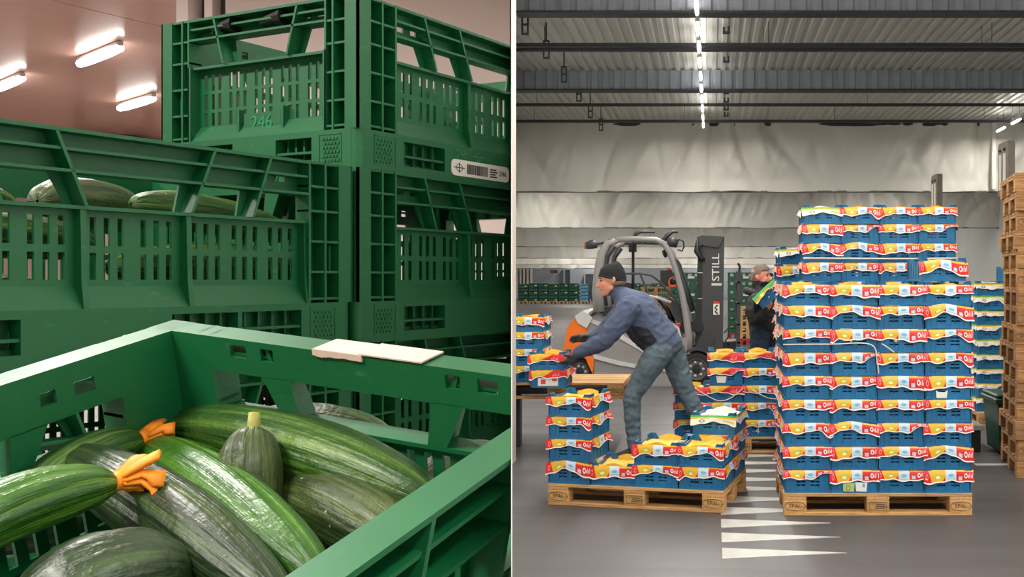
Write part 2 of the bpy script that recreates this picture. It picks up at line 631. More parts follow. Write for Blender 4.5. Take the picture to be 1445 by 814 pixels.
LZ = 5.02
for i in range(11):
    Y = 11.75 + 1.08 * i
    tube_lamp((-0.2, Y, LZ), 0, 0.66, LAMP_W, 'white tube lamp in the middle ceiling row, %s from the nearest curtain' % NTH[10 - i], 'tube lamps in the middle row', CEIL_R - LZ)
for i in range(3):
    tube_lamp((6.75, 20.9 + 1.15 * i, LZ), 0, 0.66, LAMP_W, 'white tube lamp in the right-hand ceiling row, %s from the nearest curtain' % NTH[2 - i], 'tube lamps in the right row', CEIL_R - LZ)
# unseen strips added to light the stack fronts, then rows behind the curtains
for nm, X in (('middle', -0.2), ('right-hand', 6.75)):
    for j, (Y, L) in enumerate(((-1.5, 4.0), (3.2, 4.0), (8.2, 4.4))):
        if X < 0 and Y < 0:
            X2 = 1.8
        else:
            X2 = X if not (X < 0 and Y < 6) else 1.8
        tube_lamp((X2, Y, LZ), 0, L, LAMP_W * L * 1.25, 'unseen strip lamp added for the %s row over the foreground, %s from the camera' % (nm, NTH[j]), 'added strip lamps over the foreground', CEIL_R - LZ)
for j, Y in enumerate((31.5, 44.0, 55.0, 64.0, 71.5)):
    for nm, X in (('left-hand', -6.2 if j < 3 else -9.0), ('middle', -0.4), ('right-hand', 6.4)):
        L = 5.5
        tube_lamp((X, Y + (2.2 if j == 0 else 0), LZ), 0, L, LAMP_W * L * (0.75 if j < 2 else 1.2), 'long strip lamp of the %s row behind the %s curtain' % (nm, LB[j]), 'strip lamps between the curtains', CEIL_R - LZ + 0.03)
for nm, X in (('left-hand', -9.0), ('middle', -0.4), ('right-hand', 6.4)):  # unseen lamps added to brighten the far wall
    tube_lamp((X, 77.6, LZ), 0, 2.6, LAMP_W * 6, 'unseen strip lamp added in the %s row to brighten the far wall' % nm, 'strip lamps between the curtains', CEIL_R - LZ + 0.03)
# cold store
rzl = math.atan2(0.766, 0.643)
cold = (1.0, 0.95, 0.90)
for px, py, lb in ((140, 79, 'white tube lamp on the pink ceiling, the nearest of three'), (10, 119, 'white tube lamp on the pink ceiling, cut by the left edge'), (192, 146, 'white tube lamp on the pink ceiling beside the upper crate')):
    Y = F * 2.5 / (CY - py)
    tube_lamp(((px - CX) / F * Y, Y, 4.0), rzl, 1.25, COLD_W, lb, 'tube lamps in the cold store', 0.078, cold, 0.055)
for X, Y, lb in ((-2.0, -0.6, 'behind the camera'), (-2.6, 3.0, 'above the crate stack'), (-5.5, 4.6, 'left of the crate stack'), (-5.0, 0.6, 'far left of the front crate')):  # out-of-view tubes added to light the green crates
    tube_lamp((X, Y, 4.0), rzl, 1.25, COLD_W, 'unseen tube lamp added on the pink ceiling ' + lb, 'tube lamps in the cold store', 0.078, cold, 0.055)

# ------------------------------------------------------------------ floor markings
m_paint = mat('white_floor_paint', (176, 174, 168), 0.6, var=0.14, scale=5)
for i in range(10):
    Y = 5.44 + 0.335 * i
    tag(MB().prism([(0.055, Y - 0.108), (0.74 + 0.01 * math.sin(i * 2.1), Y + 0.01), (0.055, Y + 0.108)], 'z', 0.0, 0.003).obj('floor_marking', m_paint),
        'white painted floor triangle, %s from the front of the row' % NTH[i], 'floor marking', 'white painted floor triangles')
tag(MB().box(at(1376, 0, 8.05).x, 6.0, 8.02, 8.1, 0, 0.003).obj('floor_line', m_paint), 'white painted line on the floor by the green bin', 'floor line')
tag(MB().box(-3.0, 9.0, 15.3, 15.4, 0, 0.003).obj('floor_line', m_paint), 'pale painted line across the floor behind the forklift', 'floor line')

# roof brackets and clips
spots = ((741, 35), (771, 70), (796, 105), (817, 133), (833, 157), (848, 176))
for i, (px, py) in enumerate(spots):
    h = 3.52
    Y = F * h / (CY - py)
    X = max((px - CX) / F * Y, SR * Y + 0.1)
    t = thing('roof_bracket', 'black slotted bracket hanging from the roof, %s from the partition' % NTH[i], 'bracket', (X, Y, EYE + h), 0, 'slotted brackets under the roof')
    mb = MB()
    mb.box(-0.05, -0.03, -0.02, 0.02, -0.14, 0.14).box(0.03, 0.05, -0.02, 0.02, -0.14, 0.14)
    for z in (-0.14, -0.01, 0.12):
        mb.box(-0.03, 0.03, -0.02, 0.02, z, z + 0.025)
    mb.obj('slotted_plate', m_rail, t)
    MB().tube([(0, 0, 0.14), (0, 0, CEIL_R - EYE - h)], 0.012, 6).obj('rod', m_rail, t)
for i, py in enumerate((22, 45, 69, 86, 131, 143, 154, 163)):
    h = 3.86
    Y = F * h / (CY - py)
    t = thing('cable_clip', 'small dark double clip under the roof right of the lamps, %s from the front' % NTH[i], 'clip', ((1025 - CX) / F * Y, Y, EYE + h), 0, 'double clips under the roof')
    MB().box(-0.06, 0.06, -0.05, 0.05, -0.025, 0.0).obj('clip_plate', m_rail, t)
    MB().box(-0.055, -0.02, -0.03, 0.03, 0, CEIL_R - EYE - h + 0.01).box(0.02, 0.055, -0.03, 0.03, 0, CEIL_R - EYE - h + 0.01).obj('clip_jaw', m_rail, t)
# ------------------------------------------------------------------ green folding crates
def green_plastic(name, a, b):
    m = bpy.data.materials.new(name)
    t = NT(m)
    nz = t.noise(5.0, detail=5)
    sc = t.noise(42.0, detail=6, stretch=(1, 1, 3))
    c = t.mix(nz, rgb(*a), rgb(*b))
    scuff = t.math('MULTIPLY', t.ramp(sc, [(0.62, (0, 0, 0, 1)), (0.78, (1, 1, 1, 1))]), 0.22)
    c = t.mix(scuff, c, rgb(96, 150, 118))
    t.l(c, t.b.inputs['Base Color'])
    r = t.math('MULTIPLY_ADD', nz, 0.25)
    r.node.inputs[2].default_value = 0.36
    t.l(r, t.b.inputs['Roughness'])
    t.bump(t.noise(300, detail=2), 0.06, 0.0006)
    return m


m_green = green_plastic('green_crate_plastic', (0, 78, 40), (2, 98, 52))
m_black = mat('black_plastic', (20, 21, 22), 0.4, var=0.15, scale=6)
GL, GW, GH, GT = 0.6, 0.4, 0.246, 0.024


def slot_panel(mb, mp, s0, s1, z0, z1, slots, rows, t0, t1):
    cur = s0
    for a, b in sorted(slots):
        mp(mb, cur, a, z0, z1, t0, t1)
        zc = z0
        for za, zb in rows:
            mp(mb, a, b, zc, za, t0, t1)
            zc = zb
        mp(mb, a, b, zc, z1, t0, t1)
        cur = b
    mp(mb, cur, s1, z0, z1, t0, t1)


def groups(s0, s1, n, w=0.0066, gap=0.0084):
    out = []
    step = (s1 - s0) / n
    for i in range(n):
        c = s0 + step * (i + 0.5)
        for k in (-1, 0, 1):
            out.append((c + k * (w + gap) - w / 2, c + k * (w + gap) + w / 2))
    return out


def crate_wall(which):
    """returns a builder in (s, t, z): s along the wall, t from the inner face outward"""
    mb = MB()
    bx = lambda m, a, b, z0, z1, t0, t1: m.box(a, b, t0, t1, z0, z1)

    def bar(pts, w, t0, t1):
        (sa, za), (sb, zb) = pts
        mb.prism([(sa - w / 2, za), (sa + w / 2, za), (sb + w / 2, zb), (sb - w / 2, zb)], 'y', t0, t1)
    LN = GL if which == 'long' else GW
    tw = 0.074 if which == 'long' else 0.062
    zb = 0.056
    sill = 0.166 if which == 'long' else 0.172
    band = 0.200 if which == 'long' else 0.212
    r = 0.0032
    for side in (0, 1):
        S = (lambda s: s) if side == 0 else (lambda s: LN - s)

        def B(a, b, z0, z1, t0, t1):
            a2, b2 = sorted((S(a), S(b)))
            mb.box(a2, b2, t0, t1, z0, z1)
        # corner tower: ribbed cells on a thin plate, one slot through it
        B(0.004, tw, zb, GH, 0, 0.003)
        for s in (0.0, 0.021, 0.045, tw - r):
            B(s, s + r, zb, GH, 0.003, GT)
        for z in (zb + 0.004, 0.096, 0.137, 0.178, 0.211, GH - r):
            B(r, tw, z, z + r, 0.003, GT - 0.001)
        B(0.026, 0.030, 0.10, 0.135, 0.003, 0.012)
        B(0.011, 0.016, 0.06, GH - 0.004, 0.003, 0.010)
    a, b = tw, LN - tw
    # upper band
    slot_panel(mb, bx, a, b, band, GH, [(a + 0.02, a + 0.036), (a + 0.05, a + 0.062), (b - 0.062, b - 0.05), (b - 0.036, b - 0.02)], [(band + 0.016, band + 0.028)], 0, 0.003)
    mb.box(a, b, 0.003, GT, band, band + r)
    mb.box(a, b, 0.003, GT - 0.002, (band + GH) / 2, (band + GH) / 2 + r)
    mb.box(a, b, 0.003, GT, GH - 0.004, GH)
    # sill and slotted panel
    mb.box(a, b, 0, GT - 0.004, sill - 0.004, sill)
    if which == 'long':
        cuts = (a, 0.240, 0.360, b)
        for k, n in ((0, 3), (1, 2), (2, 3)):
            slot_panel(mb, bx, cuts[k], cuts[k + 1], 0.08, sill - 0.004, groups(cuts[k] + 0.004, cuts[k + 1] - 0.004, n), [(0.087, 0.116), (0.124, 0.155)], 0.004, 0.007)
        for s in cuts:
            mb.prism([(0.0, zb), (GT, zb), (GT - 0.004, zb + 0.03), (GT - 0.006, sill - 0.004), (0, sill - 0.004)], 'x', s - 0.003, s + 0.003)
        struts = ((0.240, -0.030), (0.158, -0.026), (0.360, 0.030), (0.442, 0.026))
    else:
        slot_panel(mb, bx, a, b, 0.08, sill - 0.004, groups(a + 0.004, b - 0.004, 5), [(0.0815, 0.102), (0.107, 0.131), (0.136, 0.162)], 0.004, 0.007)
        for s in (a, b):
            mb.box(s - 0.003, s + 0.003, 0, GT, zb, sill)
        mb.box(0.155, 0.160, 0.007, 0.016, zb, 0.10)
        mb.box(0.245, 0.250, 0.007, 0.016, zb, 0.10)
        mb.box(0.165, 0.24, 0.007, 0.012, zb + 0.006, 0.094)
        struts = ((0.135, -0.02), (0.265, 0.02))
        for s in (0.15, 0.25):
            mb.tube([(s - 0.045, 0.013, band + 0.016), (s - 0.02, 0.013, band + 0.02), (s, 0.013, band + 0.02)], [0.007, 0.009, 0.013], 10, 1)
    mb.prism([(0.004, 0.08), (0.007, 0.08), (GT - 0.002, zb), (GT - 0.006, zb)], 'x', a, b)
    for s, d in struts:
        bar(((s, sill), (s + d, GH - 0.003)), 0.0036, 0.002, GT)
        w = 0.016
        zt = band + 0.001
        f = (zt - sill) / (GH - sill)
        mb.prism([(s - w * .5, sill), (s + w * .5, sill), (s + d * f + w * 0.85, zt), (s + d * f - w * 0.85, zt)], 'y', 0.0, 0.0035)
    return mb


def crate_base():
    mb = MB()
    # floor with slots
    n = 11
    for i in range(n):
        x0 = 0.01 + (GW - 0.02) * i / n
        mb.box(x0, x0 + (GW - 0.02) / n - 0.006, 0.01, GL - 0.01, 0.010, 0.016)
    for i in range(5):
        y0 = 0.02 + (GL - 0.05) * i / 4
        mb.box(0.012, GW - 0.012, y0, y0 + 0.01, 0.004, 0.011)
    zt = 0.056

    def band(LN, mp, holes):
        cur = 0.012
        for a, b in holes:
            mp(cur, a, 0, zt, 0.004, GT)
            mp(a, b, 0, 0.011, 0.004, GT)
            mp(a, b, zt - 0.009, zt, 0.004, GT)
            mp(a, b, 0.024, 0.0275, 0.006, GT - 0.002)
            mp(a, b, 0.0, zt, 0.0, 0.003)
            for k in range(4):
                s = a + (b - a) * (k + 0.6) / 4.4
                mp(s, s + 0.003, 0.011, zt - 0.009, 0.003, 0.012)
            cur = b
        mp(cur, LN - 0.012, 0, zt, 0.004, GT)
        # gripping studs at the ends and a shallow plate
        for e in (0, 1):
            for i in range(5):
                for j in range(6):
                    s = 0.034 + i * 0.0062 + (0.003 if j % 2 else 0)
                    s = s if e == 0 else LN - s - 0.004
                    mp(s, s + 0.0042, 0.010 + j * 0.0062, 0.0135 + j * 0.0062, GT, GT + 0.0014)
            s = 0.030 if e == 0 else LN - 0.072
            mp(s, s + 0.042, 0.0488, 0.0502, GT, GT + 0.0008)
            mp(s, s + 0.0012, 0.007, 0.0502, GT, GT + 0.0008)
            mp(s + 0.0408, s + 0.042, 0.007, 0.0502, GT, GT + 0.0008)
    hl = [(0.088, 0.176), (0.335, 0.42), (0.426, 0.514)]
    hs = [(0.086, 0.156), (0.244, 0.314)]
    band(GL, lambda a, b, z0, z1, t0, t1: mb.box(GW - GT + t0, GW - GT + t1, a, b, z0, z1), hl)
    band(GL, lambda a, b, z0, z1, t0, t1: mb.box(GT - t1, GT - t0, a, b, z0, z1), hl)
    band(GW, lambda a, b, z0, z1, t0, t1: mb.box(a, b, GT - t1, GT - t0, z0, z1), hs)
    band(GW, lambda a, b, z0, z1, t0, t1: mb.box(a, b, GL - GT + t0, GL - GT + t1, z0, z1), hs)
    # rounded corners
    for cx, cy, a0 in ((0.014, 0.014, 180), (GW - 0.014, 0.014, 270), (GW - 0.014, GL - 0.014, 0), (0.014, GL - 0.014, 90)):
        pl = [(cx, cy)] + [(cx + 0.014 * math.cos(math.radians(a0 + k * 15)), cy + 0.014 * math.sin(math.radians(a0 + k * 15))) for k in range(7)]
        mb.prism(pl, 'z', 0, zt)
        mb.prism(pl, 'z', zt, zt + 0.004)
    return mb


def remap(mb, fn):
    o = MB()
    o.v = [fn(*p) for p in mb.v]
    o.f = list(mb.f)
    o.m = list(mb.m)
    return o


_wl, _ws = crate_wall('long'), crate_wall('short')
GM = [m_green, m_black]
ME_CRATE = [
    ('base', crate_base().mesh('base', GM)),
    ('side_wall', remap(_wl, lambda s, t, z: (GW - GT + t, s, z)).mesh('side_wall', GM)),
    ('side_wall', remap(_wl, lambda s, t, z: (GT - t, s, z)).mesh('side_wall', GM)),
    ('end_wall', remap(_ws, lambda s, t, z: (s, GT - t, z)).mesh('end_wall', GM)),
    ('end_wall', remap(_ws, lambda s, t, z: (s, GL - GT + t, z)).mesh('end_wall', GM)),
]
_cutcache = {}


def green_crate(label, M, key, group):
    t = thing('green_crate', label, 'crate', group=group)
    t.matrix_world = M
    for i, (nm, me) in enumerate(ME_CRATE):
        if key not in _cutcache:
            _cutcache[key] = {}
        if i not in _cutcache[key]:
            _cutcache[key][i] = cut_mesh(me, M, 'L')
        m2 = _cutcache[key][i]
        if len(m2.polygons):
            link(nm, m2, t)
    return t


SC = 1.05
yaw = math.radians(25.36)
vS = Vector((math.sin(yaw), math.cos(yaw), 0))
uS = Vector((math.cos(yaw), -math.sin(yaw), 0))
A0 = Vector((-0.5046, 1.4126, 0))
PITCH, Z_A = 0.2486, 1.661
RS = Matrix(((uS.x, vS.x, 0), (uS.y, vS.y, 0), (0, 0, 1))).to_4x4()


def stackM(corner, level):
    """corner = the near right bottom corner (local GW, 0); level 0 is the crate that carries the label"""
    o = corner - uS * GW * SC
    return Matrix.Translation((o.x, o.y, Z_A + PITCH * level)) @ RS @ Matrix.Diagonal((SC, SC, PITCH / GH, 1))


GRP = 'green folding crates stacked in the cold store'
B0 = A0 - vS * (GL * SC + 0.006) - uS * 0.004
low = ['fourth from the floor', 'third from the floor', 'second from the floor', 'on the bottom board']
crA = green_crate('topmost green crate with a white barcode sticker on its base', stackM(A0, 0), 'C', GRP)
crC = green_crate('green crate right under the crate with the barcode sticker', stackM(A0, -1), 'C', GRP)
crB = green_crate('green crate of cucumbers at left, level with the crate under the sticker', stackM(B0, -1), 'B', GRP)
for k in range(-2, -7, -1):
    w = {-2: 'second under the barcode sticker crate', -3: 'third under the barcode sticker crate', -4: 'third from the floor', -5: 'second from the floor', -6: 'on the bottom board'}[k]
    green_crate('green crate of the right-hand stack, ' + w, stackM(A0, k), 'C', GRP)
    w = {-2: 'just under the upper cucumber crate', -3: 'second under the upper cucumber crate', -4: 'third from the floor', -5: 'second from the floor', -6: 'on the bottom board'}[k]
    green_crate('green crate of the left-hand stack, ' + w, stackM(B0, k), 'B', GRP)
zbot = Z_A - 6 * PITCH
for c0, lb, nm in ((A0, 'right-hand', 'C'), (B0, 'left-hand', 'B')):
    o = c0 - uS * GW * SC
    M = Matrix.Translation((o.x, o.y, 0)) @ RS
    t = thing('base_board', 'low dark plastic board on feet carrying the %s green crate stack' % lb, 'dolly')
    t.matrix_world = M
    w, l = GW * SC, GL * SC
    link('deck', cut_mesh(MB().bbox(0, w, 0, l, zbot - 0.05, zbot - 0.001, 0.006).mesh('deck', m_black), M, 'L'), t)
    for x in (0.02, w - 0.10):
        for y in (0.02, l / 2 - 0.04, l - 0.10):
            me = cut_mesh(MB().bbox(x, x + 0.08, y, y + 0.08, 0, zbot - 0.05, 0.006).mesh('foot', m_black), M, 'L')
            if len(me.polygons):
                link('foot', me, t)

# sticker, embossing and lettering of the top crate
m_stick = mat('sticker_white', (226, 220, 214), 0.4)
m_ink = mat('ink_dark', (42, 40, 42), 0.6)
m_emb = mat('green_emboss', (40, 128, 84), 0.35)
MA = stackM(A0, 0)


def on_side(mb):     # (s, z, t) on the side wall facing the camera -> crate space
    return remap(mb, lambda s, z, t: (GW + t, s, z))


st = MB()
pl = []
for cx, cy, a0 in ((0.325, 0.026, 0), (0.198, 0.026, 90), (0.198, 0.016, 180), (0.325, 0.016, 270)):
    pl += [(cx + 0.008 * math.cos(math.radians(a0 + k * 30)), cy + 0.008 * math.sin(math.radians(a0 + k * 30))) for k in range(4)]
st.prism(pl, 'z', 0.0, 0.001)
stk = link('label_sticker', cut_mesh(on_side(st).mesh('label_sticker', m_stick), MA, 'L'), crA)
tag(stk, 'white barcode sticker')
bc = MB()
s = 0.226
random.seed(3)
while s < 0.276:
    w = random.choice((0.0006, 0.0011, 0.0017))
    bc.box(s, s + w, 0.0125, 0.0285, 0.001, 0.0014)
    s += w + random.choice((0.0007, 0.0012))
link('barcode', on_side(bc).mesh('barcode', m_ink), stk)
qr = MB()
for k, wd in enumerate((0.018, 0.014, 0.019, 0.016)):
    qr.box(0.283, 0.283 + wd, 0.0125 + k * 0.004, 0.0148 + k * 0.004, 0.001, 0.0014)
link('print_lines', cut_mesh(on_side(qr).mesh('print_lines', m_ink), MA, 'L'), stk)
em = MB()
em.tube([(0.208 + 0.007 * math.cos(a * math.pi / 8), 0.021 + 0.006 * math.sin(a * math.pi / 8), 0.0012) for a in range(16)], 0.0006, 4, closed=True)
em.box(0.1955, 0.2205, 0.0203, 0.0217, 0.001, 0.0014).box(0.2073, 0.2087, 0.0128, 0.0292, 0.001, 0.0014)
link('emblem', on_side(em).mesh('emblem', m_ink), stk)
TS = Matrix(((0, 0, 1, 0), (1, 0, 0, 0), (0, 1, 0, 0), (0, 0, 0, 1)))      # text x -> s, y -> z, z -> outward
tx = link('lettering', cut_mesh(text_mesh('246', 0.012, 0.0003, 'lettering', m_ink), MA @ Matrix.Translation((GW + 0.0012, 0.316, 0.021)) @ TS, 'L'), stk)
tx.matrix_local = Matrix.Translation((GW + 0.0012, 0.316, 0.021)) @ TS
tx = link('embossed_number', text_mesh('246', 0.016, 0.0008, 'embossed_number', m_emb), crA)
tx.matrix_local = Matrix.Translation((GW + 0.0008, 0.212, 0.043)) @ TS
em = MB()
em.tube([(0.255 + 0.007 * math.cos(a * math.pi / 8), 0.043 + 0.006 * math.sin(a * math.pi / 8), 0.0006) for a in range(16)], 0.0006, 4, closed=True)
em.box(0.240, 0.270, 0.0424, 0.0436, 0.0, 0.001)
link('embossed_emblem', on_side(em).mesh('embossed_emblem', m_emb), crA)
TE = Matrix(((1, 0, 0, 0), (0, 0, -1, 0), (0, 1, 0, 0), (0, 0, 0, 1)))
tx = link('embossed_number', text_mesh('246', 0.030, 0.0008, 'embossed_number', m_emb), crA)
tx.matrix_local = Matrix.Translation((0.2025, GT - 0.0122, 0.078)) @ TE

# the tilted front crate
uE = Vector((0.9306, -0.3567, -0.082)).normalized()
vE = Vector((0.3659, 0.9018, 0.2297))
vE = (vE - uE * vE.dot(uE)).normalized()
wE = uE.cross(vE).normalized()
P0E = Vector((-0.463, 0.853, 1.4658))
KE = 1.025
ME = Matrix.Translation(P0E - wE * GH * KE * 0.84 - vE * GL * KE) @ Matrix(((uE.x, vE.x, wE.x), (uE.y, vE.y, wE.y), (uE.z, vE.z, wE.z))).to_4x4() @ Matrix.Diagonal((1.075, KE, KE * 0.84, 1))
crE = green_crate('tilted open green crate full of cucumbers in the foreground', ME, 'E', GRP)
m_tape = mat('torn_beige_paper', (208, 180, 166), 0.7, var=0.1, scale=30)
for a, b, off in ((0.163, 0.207, 0.0), (0.204, 0.258, 0.0012)):
    mb = MB()
    n = 14
    for i in range(n):
        s0, s1 = a + (b - a) * i / n, a + (b - a) * (i + 1) / n
        d = 0.0045 + 0.002 * noise.noise(Vector((i * 0.3, a * 30, 0)))
        mb.box(s0, s1, GL - GT - 0.001, GL + 0.0015, GH + 0.0002 + off, GH + 0.0016 + off)
        if a < 0.2:
            mb.box(s0, s1, GL - GT - 0.0015, GL - GT, GH - max(0.002, d), GH + 0.0016)
    me = cut_mesh(mb.mesh('paper_remnant', m_tape), ME, 'L')
    if len(me.polygons):
        tag(link('paper_remnant', me, crE), 'torn beige paper strip')
# sloped stand under it
m_wood0 = mat('stand_wood', (150, 112, 74), 0.6, var=0.15, scale=6, stretch=(1, 8, 1))
t = thing('sloped_stand', 'sloped wooden stand carrying the tilted green crate', 'stand')
Mt = ME @ Matrix.Identity(4)
for y0 in (0.06, 0.28, 0.5):
    link('slat', cut_mesh(remap(MB().bbox(-0.01, GW + 0.01, y0, y0 + 0.05, -0.022, -0.001, 0.003), lambda x, y, z: tuple(ME @ Vector((x, y, z)))).mesh('slat', m_wood0), Matrix.Identity(4), 'L'), t)
for (x, y) in ((0.03, 0.08), (0.2, 0.08), (0.03, 0.52), (0.2, 0.52)):
    p = ME @ Vector((x, y, -0.02))
    MB().bbox(p.x - 0.02, p.x + 0.02, p.y - 0.02, p.y + 0.02, 0, p.z, 0.003).obj('leg', m_wood0, t)


# ------------------------------------------------------------------ cucumbers
def cucumber_mat(name, dark, mid, light, rough):
    m = bpy.data.materials.new(name)
    t = NT(m)
    tc = t.n('ShaderNodeTexCoord')
    mp = t.n('ShaderNodeMapping')
    mp.inputs['Scale'].default_value = (11, 1.3, 1)
    t.l(tc.outputs['UV'], mp.inputs[0])
    nz = t.n('ShaderNodeTexNoise')
    nz.inputs['Scale'].default_value = 1.6
    nz.inputs['Detail'].default_value = 4
    t.l(mp.outputs[0], nz.inputs['Vector'])
    blot = t.noise(22, detail=4)
    sp = t.n('ShaderNodeTexVoronoi')
    sp.inputs['Scale'].default_value = 95
    t.l(tc.outputs['Object'], sp.inputs['Vector'])
    c = t.ramp(nz.outputs[0], [(0.32, rgb(*dark)), (0.52, rgb(*mid)), (0.70, rgb(*light))])
    c = t.mix(t.math('MULTIPLY', blot, 0.45), c, rgb(*dark))
    fleck = t.math('LESS_THAN', sp.outputs['Distance'], 0.10)
    rare = t.math('GREATER_THAN', t.noise(30, detail=2), 0.6)
    c = t.mix(t.math('MULTIPLY', t.math('MULTIPLY', fleck, rare), 0.8), c, rgb(170, 178, 130))
    t.l(c, t.b.inputs['Base Color'])
    t.b.inputs['Roughness'].default_value = rough + 0.08
    t.b.inputs['Specular IOR Level'].default_value = 0.4
    t.b.inputs['Coat Weight'].default_value = 0.12
    t.b.inputs['Coat Roughness'].default_value = 0.25
    h = t.math('ADD', t.math('MULTIPLY', nz.outputs[0], 2.2), t.noise(95, detail=3))
    t.bump(h, 0.6, 0.0035)
    return m


CM = {
    'mid': cucumber_mat('cucumber_mid', (18, 48, 10), (42, 82, 16), (100, 134, 46), 0.36),
    'bright': cucumber_mat('cucumber_bright', (26, 68, 8), (52, 102, 16), (100, 142, 46), 0.32),
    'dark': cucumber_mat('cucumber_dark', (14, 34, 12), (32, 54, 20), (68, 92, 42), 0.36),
    'grey': cucumber_mat('cucumber_grey', (30, 46, 14), (60, 78, 32), (100, 114, 62), 0.42),
}
m_stem = mat('cucumber_stem', (150, 150, 70), 0.6, var=0.2, scale=60)
m_petal = mat('blossom_orange', (246, 140, 20), 0.6, var=0.18, scale=70)


def cucumber(p0, p1, r, kind, label, bend=(0, 0, 0), blossom=False, stem=True, seed=0, fat=0.0):
    p0, p1, bend = Vector(p0), Vector(p1), Vector(bend)
    t = thing('cucumber', label, 'cucumber', p0, 0, 'cucumbers in the green crates')
    nr, seg = 30, 40
    d = p1 - p0
    up = Vector((0, 0, 1))
    vs_, uv = [], []
    axis = lambda q: d * q + bend * (4 * q * (1 - q))
    for i in range(nr + 1):
        q = i / nr
        q = 0.5 - 0.5 * math.cos(math.pi * q) if True else q
        c = axis(q)
        tg = (axis(min(1, q + 0.01)) - axis(max(0, q - 0.01))).normalized()
        x = tg.cross(up).normalized()
        y = x.cross(tg)
        e = max(0.0, 1 - (2 * q - 1) ** 2)
        rr = r * (e ** 0.36) * (0.94 + 0.10 * q + fat * math.sin(math.pi * q)) if 0 < i < nr else 0.0015
        for k in range(seg):
            th = 2 * math.pi * k / seg - math.pi / 2
            lob = 1 + 0.030 * math.cos(9 * th + 0.6 * math.sin(3 * q + seed)) * e + 0.03 * noise.noise(Vector((math.cos(th) * 1.4 + seed, math.sin(th) * 1.4, q * 6)))
            vs_.append(c + (x * math.cos(th) + y * math.sin(th)) * rr * lob)
    mb = MB()
    fs = [(i * seg + k, i * seg + (k + 1) % seg, (i + 1) * seg + (k + 1) % seg, (i + 1) * seg + k) for i in range(nr) for k in range(seg)]
    mb.add(vs_, fs)
    me = bpy.data.meshes.new('skin')
    me.from_pydata(mb.v, [], mb.f)
    ul = me.uv_layers.new(name='UVMap')
    for p in me.polygons:
        for li, vi in zip(p.loop_indices, p.vertices):
            k, i = vi % seg, vi // seg
            if k == 0 and any(v % seg == seg - 1 for v in p.vertices):
                k = seg
            ul.data[li].uv = (k / seg + seed * 0.37, i / nr + seed * 0.11)
    me.materials.append(CM[kind])
    me.polygons.foreach_set('use_smooth', [True] * len(me.polygons))
    T = Matrix.Translation(p0)
    link('skin', cut_mesh(me, T, 'L'), t)
    if stem:
        dd = -d.normalized()
        MB().tube([dd * -0.006, dd * 0.004, dd * 0.011 + Vector((0, 0, 0.002))], [0.0062, 0.005, 0.0042], 8).obj('stem', m_stem, t, smooth=True)
    if blossom:
        dd = d.normalized()
        side = dd.cross(Vector((0, 0, 1))).normalized()
        mb = MB()
        rnd = random.Random(seed)
        mb.tube([d - dd * 0.004, d + dd * 0.008], [0.0055, 0.0065], 9)
        for a, ln in ((0, .024), (40, .03), (95, .022), (150, .02), (205, .026), (250, .030), (285, .024), (330, .028)):
            aa = math.radians(a + rnd.uniform(-15, 15))
            o = side * math.cos(aa) + Vector((0, 0, 1)) * math.sin(aa)
            ln *= blossom
            pts = [d + dd * 0.004 + o * 0.004, d + dd * 0.014 + o * ln * 0.35, d + dd * 0.020 + o * ln * 0.7 - Vector((0, 0, 0.004)), d + dd * 0.016 + o * ln - Vector((0, 0, 0.010))]
            mb.tube(pts, [0.0035, 0.0058, 0.0062, 0.003], 7, flat=(1.25, 0.5))
        b = mb.obj('blossom', m_petal, t, smooth=True)
        tag(b, 'withered orange blossom')
    return t


def ray_plane(px, py, P, N):
    d = Vector(((px - CX) / F, 1.0, -(py - CY) / F))
    e = Vector((0, 0, EYE))
    k = (P - e).dot(N) / d.dot(N)
    return e + d * k


def onE(px, py, depth):
    return ray_plane(px, py, P0E - wE * depth, wE)


cucumber(onE(236, 602, 0.092), onE(618, 712, 0.090), 0.0268, 'mid', 'long ribbed cucumber lying across the back of the front crate', wE * 0.012, seed=1, fat=.06)
cucumber(onE(330, 610, 0.110), onE(552, 622, 0.101), 0.0208, 'mid', 'cucumber half hidden behind the long ribbed cucumber', wE * 0.01, seed=2, stem=False)
pc = onE(358, 606, .050)
cucumber(pc, onE(350, 775, .125), 0.0235, 'grey', 'cucumber pointing its stem at the viewer in mid crate', wE * 0.008, seed=3)
cucumber(onE(198, 633, 0.101), onE(452, 822, 0.088), 0.0248, 'bright', 'light green glossy cucumber running from crate centre to lower edge', wE * 0.01, seed=4, stem=False)
cucumber(onE(82, 646, 0.082), onE(400, 856, 0.078), 0.0245, 'dark', 'dark flecked cucumber lying beside the light green one', wE * 0.012, seed=5, stem=False)
cucumber(onE(-190, 838, 0.040), onE(160, 682, 0.038), 0.0186, 'bright', 'bright green cucumber with a big orange blossom at front left', wE * 0.012, blossom=0.85, seed=6, stem=False)
cucumber(onE(10, 734, 0.088), onE(196, 622, 0.076), 0.0185, 'mid', 'cucumber with a small orange blossom by the crate corner', wE * 0.01, blossom=0.6, seed=7)
cucumber(onE(20, 900, 0.076), onE(262, 822, 0.084), 0.0320, 'dark', 'broad dark cucumber at the very bottom of the picture', wE * 0.01, seed=8, stem=False, fat=.1)
cucumber(onE(398, 692, 0.110), onE(600, 790, 0.110), 0.0272, 'grey', 'dull grey green cucumber against the near crate wall', wE * 0.01, seed=9, stem=False)
cucumber(onE(-140, 720, 0.105), onE(62, 692, 0.105), 0.0224, 'dark', 'dark cucumber tip at the left edge of the front crate', wE * 0.006, seed=10, stem=False)
cucumber(onE(235, 640, 0.135), onE(480, 690, 0.140), 0.0240, 'dark', 'shadowed cucumber underneath the long ribbed one', wE * 0.006, seed=11, stem=False)
